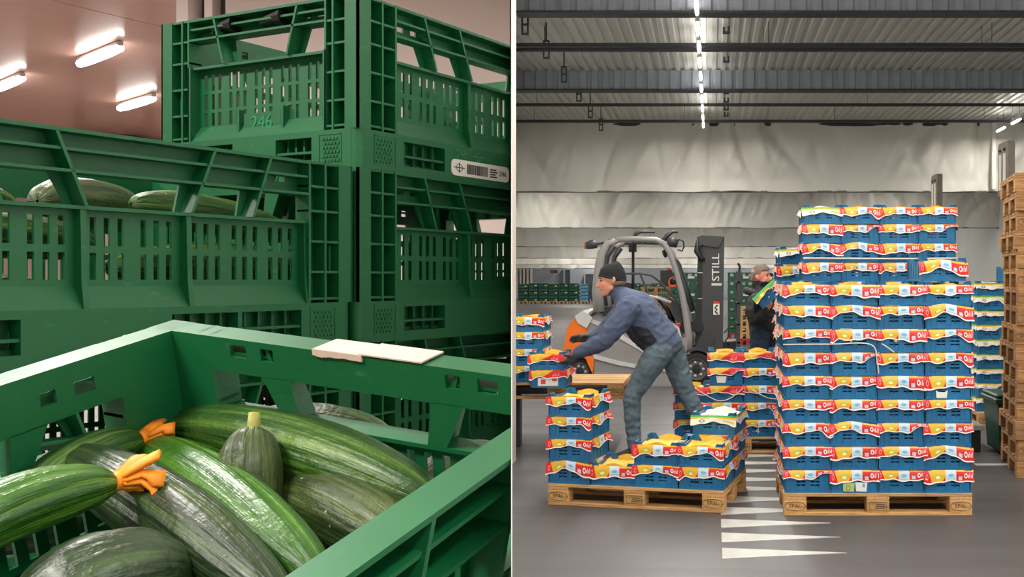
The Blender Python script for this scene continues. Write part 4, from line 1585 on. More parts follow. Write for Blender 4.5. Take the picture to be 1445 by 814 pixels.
yf = FY - 0.018
cord([(FX - 0.005, yf, PH + 6 * BP + 0.05), (FX + 0.3, yf, PH + 6 * BP + 0.052), (FX + 0.55, yf, PH + 6 * BP + 0.05), (FX + 0.59, yf - 0.004, PH + 5.6 * BP), (FX + 0.60, yf - 0.004, PH + 5.1 * BP)], 'thin white cord hanging loose on the tall front stack')
cord([(FX + 0.62, yf, PH + 6 * BP + 0.055), (FX + 0.66, yf - .003, PH + 6 * BP + 0.03), (FX + 0.70, yf, PH + 6 * BP - 0.0)], 'short white cord end beside the loose cord')
yb2 = BY - 0.018
cord([(BX, yb2, PH + 10 * BP + 0.03), (BX + 0.4, yb2, PH + 10 * BP + 0.028), (BX + 0.8, yb2, PH + 10 * BP + 0.026), (BX + 1.2, yb2, PH + 10 * BP + 0.03)], 'white band around the higher rear stack', 0.006)
ym = MY - 0.02
cord([(MX + 0.16, ym, PH + 3 * BP - 0.01), (MX + 0.30, ym - .004, PH + 2.35 * BP), (MX + 0.40, ym - .004, PH + 2.1 * BP), (MX + 0.5, ym, PH + 2.3 * BP), (MX + 0.60, ym, PH + 2.85 * BP)], 'white cord sagging across the middle stack at left')
cord([(MX + 0.66, ym, PH + 2.8 * BP), (MX + 0.8, ym - .004, PH + 2.3 * BP), (MX + 0.92, ym, PH + 2.2 * BP)], 'white cord sagging across the middle stack at right')

# bin, low bench and slotted guard panels
m_bin = mat('bin_green', (18, 62, 46), 0.45, var=0.1, scale=4)
t = thing('waste_bin', 'dark green waste bin standing behind the pallet pile', 'bin', (2.43, 8.45, 0))
mb = MB()
mb.add([(0.03, 0.03, 0.03), (0.42, 0.03, 0.03), (0.42, 0.42, 0.03), (0.03, 0.42, 0.03), (0, 0, 0.46), (0.46, 0, 0.46), (0.46, 0.46, 0.46), (0, 0.46, 0.46)],
       [(0, 3, 2, 1), (4, 5, 6, 7), (0, 1, 5, 4), (1, 2, 6, 5), (2, 3, 7, 6), (3, 0, 4, 7)])
mb.obj('bin_body', m_bin, t)
MB().bbox(-0.02, 0.48, -0.02, 0.48, 0.44, 0.49, 0.01).obj('bin_rim', m_bin, t)
MB().bbox(-0.01, 0.47, -0.01, 0.47, 0.49, 0.525, 0.012).obj('bin_lid', m_bin, t)
for x in (0.06, 0.36):
    MB().lathe([(0.035, 0), (0.035, 0.03)], (x, 0.20, 0.035), 'x', 12).obj('wheel', m_black, t)
MB().bbox(0.05, 0.4, 0.05, 0.10, 0, 0.03, 0.004).obj('foot', m_black, t)
t = thing('low_bench', 'low dark bench with a grey top behind the tall front stack', 'bench', (1.98, 8.62, 0))
MB().bbox(0, 0.38, 0, 0.7, 0.19, 0.24, 0.006).obj('top_slab', mat('bench_grey', (140, 136, 130), 0.6, var=0.1, scale=8), t)
for y in (0.02, 0.55):
    MB().bbox(0.02, 0.36, y, y + 0.13, 0, 0.19, 0.006).obj('support', m_black, t)
m_guard = mat('guard_panel_grey', (112, 104, 94), 0.6, var=0.12, scale=5)
for k, Y in enumerate((12.55, 16.5)):
    t = thing('guard_panel', 'grey slotted panel on a post, %s' % ('behind the pallet pile' if k == 0 else 'rising behind the blue crate stacks'), 'panel', (3.73, Y, 0), 0, 'slotted panels on posts')
    mb = MB()
    pl = [(0, 2.62), (0.03, 2.59), (0.42, 2.59), (0.45, 2.62), (0.45, 3.22), (0.41, 3.27), (0.03, 3.27), (0, 3.24)]
    mb.prism(pl, 'x', 0.012, 0.10)
    mb.obj('panel_core', m_guard, t)
    for y0 in (0.08, 0.27):
        MB().bbox(0.0, 0.014, y0, y0 + 0.11, 2.66, 3.12, 0.004).obj('pale_slat', mat('pale_slat_white', (206, 200, 188), 0.6, var=0.06, scale=9), t)
        MB().ball((0.004, y0 + 0.055, 3.17), 0.02, seg=8, rings=6).obj('bolt', m_black, t)
    MB().bbox(0.025, 0.085, 0.19, 0.25, 0, 2.6, 0.005).obj('post', m_guard, t)

# green and brown stacks in the distance
m_fgreen = mat('far_crate_green', (24, 84, 56), 0.5, var=0.15, scale=3, objvar=0.3)
m_fblue = mat('far_crate_blue', (92, 158, 190), 0.5, var=0.1, scale=3)
m_fwood = mat('far_pallet_wood', (196, 150, 96), 0.7, var=0.15, scale=3)
m_fred = mat('far_pallet_red', (168, 44, 40), 0.6)


def far_stack(x, y, n, w, d, h, m, label, group, base=m_fwood, tagw=True):
    t = thing('crate_stack', label, 'crate stack', (x, y, 0), 0, group)
    mb = MB()
    for b in (0, w / 2 - 0.05, w - 0.1):
        mb.box(b, b + 0.1, 0, d, 0, 0.1)
    mb.box(0, w, 0, d, 0.1, 0.14)
    mb.obj('pallet', base, t)
    lt = None
    for k in range(n):
        z = 0.14 + k * h
        mb = MB()
        mb.box(0.01, w - 0.01, 0.01, d - 0.01, z, z + h * 0.55)
        for q in range(4):
            mb.box(w * q / 4 + 0.01, w * q / 4 + w * 0.1, 0, d, z + h * 0.55, z + h * 0.86)
        mb.box(0, w, 0, d, z + h * 0.86, z + h - 0.004)
        c = mb.obj('crate', m, t)
        if tagw and k % 2 == 0:
            MB().box(w * 0.62, w * 0.86, -0.006, 0.0, z + h * 0.3, z + h * 0.55).obj('card', m_whitepap, c)
    return t


random.seed(21)
xs = SR * 63 + 0.4
for i in range(17):
    m = m_fblue if i in (6, 9) else m_fgreen
    far_stack(xs + i * 0.64 + (0.1 if i > 5 else 0), 63, 5, 0.5 if m == m_fblue else 0.6, 0.8, 0.22 + (0.01 if i % 3 else 0.0), m, '%s stack in the far row along the end wall, %s from the partition' % ('pale blue' if m == m_fblue else 'green crate', NTH[i]), 'stacks in the far row')
for px, w, n, Y, m, lb, gr in ((946, 0.72, 7, 25.5, m_fgreen, 'green crate stack behind the forklift pillar', 'green stacks behind the forklift'),
                               (1027, 0.62, 7, 25.2, m_fgreen, 'green crate stack on a red pallet right of the mast', 'green stacks behind the forklift'),
                               (1062, 0.66, 7, 26.5, m_fgreen, 'green crate stack behind the man with the crate', 'green stacks behind the forklift'),
                               (868, 0.62, 5, 30.0, m_fgreen, 'low green crate stack seen through the cab', 'green stacks behind the forklift'),
                               (972, 0.62, 6, 30.0, mat('far_crate_mint', (70, 120, 96), 0.5), 'pale green crate stack between pillar and mast', 'green stacks behind the forklift')):
    far_stack((px - CX) / F * Y, Y, n, w, 0.8, 0.222, m, lb, gr, m_fred if px > 1000 else m_fwood)
for px, Y, n, lb in ((905, 27.0, 9, 'brown pallet pile seen through the forklift cab'), (1042, 23.0, 6, 'pale pallet pile in front of the green stacks')):
    t = thing('pallet_pile', lb, 'pallet pile', ((px - CX) / F * Y, Y, 0), 0, 'pallet piles in the distance')
    w = 0.8 if n > 7 else 0.45
    for k in range(n):
        z = k * 0.146
        mb = MB()
        for b in (0, w / 2 - 0.05, w - 0.1):
            mb.box(b, b + 0.1, 0, 0.8, z, z + 0.10)
        mb.box(0, w, 0, 0.8, z + 0.10, z + 0.144)
        mb.obj('pallet', m_fwood if (k or n > 7) else m_fred, t)
# ------------------------------------------------------------------ forklift
m_fl_grey = mat('forklift_grey', (140, 136, 134), 0.38, var=0.05, scale=3, coat=0.2)
m_fl_dark = mat('forklift_charcoal', (52, 53, 56), 0.45, var=0.1, scale=4)
m_fl_black = mat('forklift_black', (24, 25, 27), 0.5, var=0.15, scale=5)
m_fl_orange = mat('forklift_orange', (236, 112, 16), 0.4, var=0.05, scale=4)
m_fl_silver = mat('forklift_silver', (196, 194, 192), 0.3, var=0.05, scale=6)
m_tyre = mat('tyre_rubber', (26, 26, 28), 0.8, var=0.2, scale=20)
m_mast = mat('mast_dark_grey', (56, 57, 58), 0.45, var=0.08, scale=4)
FLY = 14.0
fk = thing('forklift', 'grey and orange forklift truck standing behind the worker', 'forklift', (at(900, 395, FLY).x, FLY, 0))


def fx(px):
    return (px - 900) * FLY / F


def fz(py):
    return EYE - (py - CY) * FLY / F


def fp(px, py, y=0.0):
    return (fx(px), y, fz(py))


def poly(pts):
    return [(fx(a), fz(b)) for a, b in pts]


WD = 1.12
# body
body = poly([(836, 543), (838, 505), (828, 470), (822, 452), (832, 440), (838, 436), (868, 434), (905, 437), (935, 448), (958, 462), (966, 492), (958, 503), (954, 520), (955, 543), (900, 546)])
o = MB().prism(body, 'y', 0.06, WD - 0.06).obj('chassis', m_fl_grey, fk)
MB().prism(poly([(838, 526), (955, 530), (955, 546), (838, 546)]), 'y', 0.02, WD - 0.02).obj('side_sill', m_fl_grey, fk)
MB().prism(poly([(836, 500), (870, 509), (910, 517), (954, 521), (954, 525), (910, 522), (870, 515), (837, 506)]), 'y', 0.03, 0.065).obj('silver_strip', m_fl_silver, fk)
MB().prism(poly([(832, 449), (850, 456), (880, 474), (915, 495), (955, 512), (955, 516), (912, 500), (877, 480), (848, 462), (830, 454)]), 'y', 0.045, 0.062).obj('silver_strip', m_fl_silver, fk)
MB().prism(poly([(836, 441), (842, 440), (818, 466), (814, 464)]), 'y', 0.03, 0.062).obj('seam', m_fl_black, fk)
# counterweight
cw = poly([(797, 516), (795, 492), (800, 462), (811, 448), (822, 440), (834, 446), (826, 462), (834, 482), (838, 506), (836, 528), (826, 506), (812, 503), (803, 520), (800, 530)])
MB().prism(cw, 'y', 0.02, WD - 0.02).obj('counterweight', m_fl_orange, fk)
MB().prism(poly([(811, 446), (822, 438), (836, 448), (828, 463), (815, 456)]), 'y', 0.0, WD).obj('counterweight_cap', m_fl_silver, fk)
MB().prism(poly([(840, 434), (872, 432), (874, 446), (852, 446)]), 'y', 0.0, 0.08).obj('vent_panel', m_fl_black, fk)
MB().prism(poly([(905, 438), (935, 448), (958, 462), (964, 485), (956, 485), (944, 468), (925, 455), (903, 448)]), 'y', 0.03, 0.062).obj('bonnet_edge', m_fl_silver, fk)


def wheel(px, py, rpx, y0, w, bolts=True):
    r = rpx * FLY / F
    root = MB().lathe([(r * 0.60, 0.075), (r * 0.63, 0.0), (r * 0.86, 0.0), (r * 0.97, 0.02), (r, 0.05), (r, w - 0.05), (r * 0.97, w - 0.02), (r * 0.86, w), (r * 0.6, w)], fp(px, py, y0), 'y', 32).obj('wheel', m_tyre, fk, smooth=40)
    MB().lathe([(r * 0.30, 0.05), (r * 0.52, 0.05), (r * 0.60, -0.005), (r * 0.64, -0.005), (r * 0.64, 0.04)], fp(px, py, y0), 'y', 28).obj('rim', mat('rim_grey', (92, 90, 88), 0.4), root, smooth=40)
    MB().lathe([(r * 0.05, 0.0), (r * 0.22, 0.005), (r * 0.26, 0.05)], fp(px, py, y0), 'y', 18).obj('hub', m_fl_black, root, smooth=40)
    if bolts:
        for k in range(7):
            a = k * 2 * math.pi / 7
            c = Vector(fp(px, py, y0 + 0.035)) + Vector((math.cos(a) * r * 0.40, 0, math.sin(a) * r * 0.40))
            MB().ball(c, 0.022, seg=8, rings=5).obj('bolt', m_fl_silver, root, smooth=True)


wheel(983, 521, 24, 0.0, 0.24)
wheel(983, 521, 24, WD - 0.24, 0.24, False)
wheel(817, 525, 20, 0.06, 0.2)
wheel(817, 525, 20, WD - 0.26, 0.2, False)
# mudguard over the front wheel
arc = [(math.cos(math.radians(a)), math.sin(math.radians(a))) for a in range(15, 186, 10)]
c = fp(983, 521)
R1, R2 = 0.265, 0.30
pl = [(c[0] + R2 * a, c[2] + R2 * b) for a, b in arc] + [(c[0] + R1 * a, c[2] + R1 * b) for a, b in reversed(arc)]
for y0 in (-0.01, WD - 0.25):
    MB().prism(pl, 'y', y0, y0 + 0.26).obj('mudguard', m_fl_dark, fk)
# overhead guard: rear pillars, roof bars, front pillars
for y in (0.05, WD - 0.05):
    MB().tube([fp(846, 440, y), fp(843, 410, y), fp(845, 380, y), fp(849, 358, y), fp(857, 344, y), fp(872, 338, y)], [0.095, 0.085, 0.075, 0.07, 0.055, 0.045], 10).obj('rear_pillar', m_fl_grey, fk, smooth=True)
    MB().tube([fp(853, 432, y), fp(851, 410, y), fp(852, 380, y), fp(856, 360, y), fp(866, 346, y)], 0.045, 8).obj('pillar_lining', m_fl_dark, fk, smooth=True)
    MB().tube([fp(868, 338, y), fp(895, 337, y), fp(925, 338, y), fp(936, 343, y), fp(945, 356, y), fp(953, 378, y), fp(962, 412, y), fp(968, 445, y), fp(972, 475, y), fp(972, 497, y)], [0.045, 0.042, 0.042, 0.044, 0.046, 0.046, 0.048, 0.05, 0.055, 0.06], 10).obj('front_pillar', m_fl_grey, fk, smooth=True)
    MB().tube([fp(940, 347, y), fp(955, 372, y), fp(966, 405, y), fp(977, 440, y)], [0.02, 0.03, 0.03, 0.028], 8).obj('pillar_strut', m_fl_dark, fk, smooth=True)
for k in range(6):
    px = 876 + k * 9.5
    MB().tube([fp(px, 337, 0.05), fp(px, 335, WD / 2), fp(px, 337, WD - 0.05)], 0.016, 6).obj('roof_bar', m_fl_dark, fk)
MB().bbox(fx(858), fx(934), 0.03, 0.09, fz(341), fz(337), 0.006).obj('roof_rail', m_fl_dark, fk)
MB().bbox(fx(858), fx(934), WD - 0.09, WD - 0.03, fz(341), fz(337), 0.006).obj('roof_rail', m_fl_dark, fk)
# roof fittings
MB().tube([fp(893, 336, 0.2), fp(896, 328, 0.2), fp(904, 326, 0.2), fp(923, 327, 0.2)], [0.035, 0.03, 0.022, 0.012], 8, flat=(2.2, 1)).obj('roof_hook', m_fl_dark, fk, smooth=True)
MB().tube([fp(935, 340, 0.2), fp(940, 332, 0.2), fp(948, 326, 0.2), fp(956, 327, 0.2)], [0.035, 0.035, 0.025, 0.012], 8, flat=(2.2, 1)).obj('roof_hook', m_fl_dark, fk, smooth=True)
rl = MB().tube([fp(826, 346, 0.12), fp(835, 344, 0.12), fp(842, 346, 0.12)], [0.055, 0.07, 0.04], 10).obj('rear_lamp', m_fl_dark, fk, smooth=True)
MB().tube([fp(823.5, 346, 0.12), fp(826, 346, 0.12)], [0.045, 0.055], 10).obj('red_lens', mat('lens_red', (190, 50, 30), 0.25), rl)
MB().tube([fp(838, 345, 0.12), fp(856, 341, 0.12), fp(868, 338, 0.1)], 0.02, 6).obj('lamp_arm', m_fl_dark, fk)
fl_ = MB().tube([fp(941, 342, 0.1), fp(948, 341, 0.1), fp(956, 344, 0.1)], [0.06, 0.075, 0.06], 10).obj('front_lamp', m_fl_dark, fk, smooth=True)
MB().tube([fp(957, 337, 0.1), fp(964, 340, 0.1), fp(965, 348, 0.1), fp(962, 354, 0.1), fp(956, 352, 0.1)], 0.012, 6).obj('lamp_guard', m_fl_black, fl_)
MB().tube([fp(935, 353, 0.12), fp(938, 358, 0.12), fp(939, 363, 0.12)], [0.02, 0.035, 0.02], 8).obj('mirror', m_fl_black, fk)
MB().tube([fp(889, 340, 0.55), fp(889, 400, 0.55), fp(889, 436, 0.55)], 0.022, 8).obj('centre_post', m_fl_black, fk)
MB().bbox(fx(883), fx(894), 0.48, 0.62, fz(354), fz(341), 0.006).obj('post_box', m_fl_black, fk)
# cab: seat, steering gear, display, levers
seat = poly([(873, 436), (871, 402), (877, 396), (886, 400), (890, 428), (915, 430), (917, 440), (876, 442)])
MB().prism(seat, 'y', 0.35, 0.80).obj('driver_seat', m_fl_black, fk)
MB().tube([fp(878, 386, 0.12), fp(905, 386, 0.12), fp(918, 388, 0.12), fp(930, 397, 0.12), fp(945, 414, 0.12), fp(960, 432, 0.12)], 0.018, 6).obj('grab_rail', m_fl_dark, fk)
MB().tube([fp(903, 388, 0.14), fp(910, 405, 0.14), fp(914, 416, 0.14)], 0.016, 6).obj('rail_support', m_fl_dark, fk)
MB().tube([fp(905, 416, 0.3), fp(925, 420, 0.3), fp(946, 427, 0.3)], 0.02, 6).obj('steering_stalk', m_fl_silver, fk)
ring = []
for k in range(24):
    a = k * math.pi / 12
    ring.append(Vector(fp(925, 420, 0.56)) + Vector((0.18 * math.cos(a) * 0.94, 0.18 * math.sin(a), -0.18 * math.cos(a) * 0.25)))
sw = MB().tube(ring, 0.017, 8, closed=True).obj('steering_wheel', m_fl_black, fk, smooth=True)
MB().tube([fp(925, 420, 0.56), fp(940, 440, 0.56), fp(950, 465, 0.56)], [0.03, 0.035, 0.05], 8).obj('steering_column', m_fl_black, fk, smooth=True)
MB().prism(poly([(943, 420), (958, 430), (968, 455), (972, 480), (962, 470), (950, 448)]), 'y', 0.30, 0.85).obj('front_cowl', m_fl_dark, fk)
dsp = MB().bbox(fx(931), fx(948), 0.16, 0.22, fz(404), fz(381), 0.008).obj('display_unit', m_fl_black, fk)
MB().bbox(fx(940), fx(947), 0.17, 0.21, fz(381), fz(378.5), 0.004).obj('red_button', mat('button_red', (206, 40, 34), 0.4), dsp)
coil = [Vector(fp(950, 398, 0.14)) + Vector((0.066 * math.cos(k * math.pi / 6), -0.008 * (k // 12), 0.068 * math.sin(k * math.pi / 6))) for k in range(24)]
MB().tube(coil + [fp(943, 404, 0.14)], 0.011, 6).obj('orange_cable', mat('cable_orange', (226, 84, 34), 0.5), fk)
MB().ball(fp(950, 398, 0.17), 0.045, 0.03, 0.045, seg=10, rings=8).obj('cable_hub', m_fl_black, fk, smooth=True)
MB().bbox(fx(952), fx(960), 0.2, 0.5, fz(462), fz(457), 0.006).obj('red_pedal', mat('button_red', (206, 40, 34), 0.4), fk)
MB().prism(poly([(944, 480), (970, 476), (974, 500), (946, 500)]), 'y', 0.0, 0.10).obj('foot_step', m_fl_grey, fk)
MB().prism(poly([(974, 456), (982, 449), (990, 452), (993, 464), (986, 470), (976, 468)]), 'y', 0.12, 0.42).obj('tilt_bellows', m_fl_black, fk)
# mast
for y in (0.16, WD - 0.36):
    MB().prism(poly([(992, 335), (1022.5, 334), (1020, 500), (989, 500)]), 'y', y, y + 0.08).obj('mast_channel', m_mast, fk)
    MB().prism(poly([(985, 340), (992, 337), (991, 500), (980, 500)]), 'y', y + 0.01, y + 0.14).obj('mast_rail', m_fl_black, fk)
    for py in (384, 421, 458, 489):
        MB().bbox(fx(984.5), fx(992), y + 0.0, y + 0.012, fz(py + 1.2), fz(py), 0.001).obj('mast_bracket', m_fl_silver, fk)
MB().prism(poly([(983, 334), (990, 331.5), (1022, 333), (1014, 349), (1004, 348), (990, 345), (985, 350)]), 'y', 0.12, WD - 0.32).obj('mast_head', m_mast, fk)
MB().tube([fp(984, 338, 0.12), fp(983, 354, 0.12), fp(989, 364, 0.12), fp(995, 366, 0.12)], [0.02, 0.045, 0.035, 0.02], 8).obj('chain_guard', m_fl_black, fk, smooth=True)
for py in (346, 420, 496):
    MB().bbox(fx(996), fx(1006), 0.2, WD - 0.3, fz(py), fz(py - 6), 0.004).obj('mast_crossbar', m_fl_black, fk)
tx = link('lettering', text_mesh('STILL', 0.155, 0.001, 'lettering', mat('letter_white', (222, 222, 218), 0.5)), fk)
tx.matrix_local = Matrix.Translation(fp(1010.5, 377, 0.157)) @ Matrix.Rotation(math.pi / 2, 4, 'X') @ Matrix.Rotation(math.pi / 2, 4, 'Z') @ Matrix.Diagonal((1.12, 0.95, 1, 1))
MB().bbox(fx(1004), fx(1018.5), 0.154, 0.16, fz(403), fz(399.5), 0.001).obj('type_plate', m_fl_silver, fk)
stk2 = MB().bbox(fx(1006.5), fx(1015.5), 0.154, 0.16, fz(444.5), fz(429), 0.001).obj('warning_sticker', mat('sticker_cream', (226, 222, 210), 0.5), fk)
MB().box(fx(1006.8), fx(1015.2), 0.152, 0.154, fz(428.9), fz(425.5)).obj('red_band', mat('button_red', (206, 40, 34), 0.4), stk2)
MB().tube([fp(1011, 432, 0.153), fp(1009, 435, 0.153), fp(1012, 437, 0.153), fp(1009, 440, 0.153), fp(1013, 443, 0.153)], 0.012, 5).ball(fp(1012, 431.5, 0.153), 0.013, 0.003, 0.013, 8, 6).obj('pictogram', m_fl_black, stk2)
# fork carriage with its backrest
MB().prism(poly([(978, 500), (986, 478), (1000, 470), (1010, 478), (1000, 495), (990, 505)]), 'y', 0.14, 0.3).obj('mast_foot', m_fl_dark, fk)
for y in (0.12, WD - 0.16):
    MB().prism(poly([(1041, 382), (1046.5, 382), (1044.5, 492), (1039, 492)]), 'y', y, y + 0.05).obj('backrest_post', m_fl_dark, fk)
MB().tube([fp(1043.5, 383, 0.14), fp(1044.5, 376, 0.14), fp(1041.5, 371, 0.14)], 0.018, 6).obj('backrest_hook', m_fl_black, fk)
for py in (400, 430, 460, 486):
    MB().bbox(fx(1040), fx(1045), 0.12, WD - 0.11, fz(py), fz(py - 3), 0.004).obj('backrest_bar', m_fl_dark, fk)
MB().prism(poly([(1020, 484), (1044, 482), (1046, 496), (1020, 498)]), 'y', 0.2, WD - 0.25).obj('fork_carriage', m_fl_black, fk)
for y in (0.25, 0.75):
    MB().prism(poly([(1040, 490), (1046, 490), (1047, 534), (1085, 536), (1085, 539), (1040, 539)]), 'y', y, y + 0.11).obj('fork', m_fl_dark, fk)
hose = [fp(1022, 470, 0.15), fp(1027, 464, 0.12), fp(1029, 474, 0.12), fp(1024, 482, 0.14), fp(1030, 488, 0.15)]
MB().tube(hose, 0.01, 6).obj('hose', m_fl_black, fk, smooth=True)
MB().tube([fp(962, 490, 0.08), fp(956, 478, 0.06), fp(951, 473, 0.06)], 0.012, 6).obj('lever', m_fl_black, fk)
# ------------------------------------------------------------------ people
class Figure:
    """solid pieces that are fused by a voxel remesh into one continuous body"""
    def __init__(self):
        self.mb = MB()
        self.prims = []      # (p, q, r0, r1, material index)

    def limb(self, pts, rs, mi, seg=14, flat=None):
        pts = [Vector(p) for p in pts]
        # dense, rounded ends
        P, R = [], []
        for i in range(len(pts) - 1):
            for k in range(4):
                q = k / 4
                P.append(pts[i].lerp(pts[i + 1], q))
                R.append(rs[i] * (1 - q) + rs[i + 1] * q)
        P.append(pts[-1])
        R.append(rs[-1])
        d0, d1 = (P[0] - P[1]).normalized(), (P[-1] - P[-2]).normalized()
        P = [P[0] + d0 * R[0] * 0.75, P[0] + d0 * R[0] * 0.45] + P + [P[-1] + d1 * R[-1] * 0.45, P[-1] + d1 * R[-1] * 0.75]
        R = [R[0] * 0.45, R[0] * 0.85] + R + [R[-1] * 0.85, R[-1] * 0.45]
        self.mb.tube(P, R, seg, flat=flat)
        for i in range(len(pts) - 1):
            self.prims.append((pts[i], pts[i + 1], rs[i], rs[i + 1], mi))

    def loft(self, rings, mi, side=Vector((0, 1, 0)), seg=20):
        """rings: (centre, half thickness, half width); width runs along 'side'"""
        vs_ = []
        cs = [Vector(r[0]) for r in rings]
        n = len(rings)
        for i, (c, a, b) in enumerate(rings):
            tg = (cs[min(n - 1, i + 1)] - cs[max(0, i - 1)]).normalized()
            s = (side - tg * side.dot(tg)).normalized()
            x = tg.cross(s)
            for k in range(seg):
                th = 2 * math.pi * k / seg
                vs_.append(cs[i] + x * a * math.cos(th) + s * b * math.sin(th))
        fs = [(i * seg + k, i * seg + (k + 1) % seg, (i + 1) * seg + (k + 1) % seg, (i + 1) * seg + k) for i in range(n - 1) for k in range(seg)]
        fs += [tuple(range(seg)), tuple(range((n - 1) * seg, n * seg))]
        self.mb.add(vs_, fs)
        for i in range(n - 1):
            self.prims.append((cs[i], cs[i + 1], max(rings[i][1], rings[i][2]) * 0.9, max(rings[i + 1][1], rings[i + 1][2]) * 0.9, mi))

    def ball(self, c, rx, ry, rz, mi, M=None):
        self.mb.ball(c, rx, ry, rz, 16, 12, M=M)
        self.prims.append((Vector(c), Vector(c) + Vector((0, 0, 0.001)), (rx + ry + rz) / 3, (rx + ry + rz) / 3, mi))

    def build(self, name, mats, parent, voxel=0.008, smooth=4, cloth=()):
        me = self.mb.mesh(name, mats)
        ob = bpy.data.objects.new(name, me)
        COL.objects.link(ob)
        md = ob.modifiers.new('r', 'REMESH')
        md.mode = 'VOXEL'
        md.voxel_size = voxel
        sm = ob.modifiers.new('s', 'SMOOTH')
        sm.factor = 0.5
        sm.iterations = smooth
        dg = bpy.context.evaluated_depsgraph_get()
        new = bpy.data.meshes.new_from_object(ob.evaluated_get(dg))
        bpy.data.objects.remove(ob)
        new.name = name
        new.materials.clear()
        for m in mats:
            new.materials.append(m)
        import numpy as np
        nf = len(new.polygons)
        ctr = np.empty(nf * 3)
        new.polygons.foreach_get('center', ctr)
        ctr = ctr.reshape(-1, 3)
        best = np.full(nf, 1e9)
        idx = np.zeros(nf, dtype=np.int32)
        for p, q, r0, r1, mi in self.prims:
            p, q = np.array(p), np.array(q)
            d = q - p
            tt = np.clip(((ctr - p) @ d) / max(1e-9, d @ d), 0, 1)
            dist = np.linalg.norm(ctr - (p + tt[:, None] * d), axis=1) - (r0 + (r1 - r0) * tt)
            sel = dist < best
            best[sel] = dist[sel]
            idx[sel] = mi
        new.polygons.foreach_set('material_index', idx)
        nv = len(new.vertices)
        co, nr = np.empty(nv * 3), np.empty(nv * 3)
        new.vertices.foreach_get('co', co)
        new.vertices.foreach_get('normal', nr)
        co, nr = co.reshape(-1, 3), nr.reshape(-1, 3)
        lv = np.empty(len(new.loops), dtype=np.int32)
        new.loops.foreach_get('vertex_index', lv)
        lt = np.empty(nf, dtype=np.int32)
        new.polygons.foreach_get('loop_total', lt)
        vm = np.zeros(nv, dtype=np.int32)
        vm[lv] = np.repeat(idx, lt)
        off = np.zeros(nv)
        for i in np.nonzero(np.isin(vm, list(cloth)))[0]:
            x, y, z = co[i]
            a = noise.noise((x * 9, y * 9, z * 17))
            b = noise.noise((x * 22 + z * 8, y * 22, z * 24 - x * 10))
            off[i] = 0.012 * (0.35 - abs(a)) + 0.006 * b
        new.vertices.foreach_set('co', (co + nr * off[:, None]).ravel())
        new.polygons.foreach_set('use_smooth', np.ones(nf, dtype=bool))
        return link(name, new, parent)

    def hand(self, wrist, fwd, palm_n, mi, size=0.185, curl=0.5, spread=0.012, thumb=1):
        """fwd: from wrist to knuckles; palm_n: direction the palm faces; fingers curl towards it"""
        f = Vector(fwd).normalized()
        nrm = Vector(palm_n)
        nrm = (nrm - f * nrm.dot(f)).normalized()
        s = f.cross(nrm)
        w = Vector(wrist)
        k = size / 0.185
        kn = w + f * 0.085 * k
        self.limb([w, w + f * 0.03 * k, kn], [0.026 * k, 0.034 * k, 0.036 * k], mi, flat=None)
        self.limb([w + f * 0.04 * k + s * 0.022 * k, kn + s * 0.026 * k], [0.019 * k, 0.017 * k], mi)
        self.limb([w + f * 0.04 * k - s * 0.022 * k, kn - s * 0.026 * k], [0.019 * k, 0.017 * k], mi)
        for i, (off, ln) in enumerate(((0.036, 0.078), (0.0125, 0.09), (-0.012, 0.084), (-0.036, 0.064))):
            b = kn + s * off * k
            d = f
            p = b
            pts = [b - f * 0.012 * k, b]
            for j, part in enumerate((0.46, 0.30, 0.24)):
                a = curl * (0.5 + 0.5 * j)
                d = (f * math.cos(a) + nrm * math.sin(a) + s * off * 2.2).normalized()
                p = p + d * ln * k * part
                pts.append(p)
            self.limb(pts, [0.0115 * k, 0.0115 * k, 0.0105 * k, 0.0098 * k, 0.0085 * k], mi, seg=10)
        b = w + f * 0.03 * k + s * 0.03 * k * thumb
        d1 = (f * 0.6 + s * 0.75 * thumb + nrm * 0.35).normalized()
        d2 = (f * 0.85 + s * 0.2 * thumb + nrm * 0.6).normalized()
        self.limb([b, b + d1 * 0.038 * k, b + d1 * 0.038 * k + d2 * 0.032 * k], [0.016 * k, 0.0135 * k, 0.0105 * k], mi, seg=10)


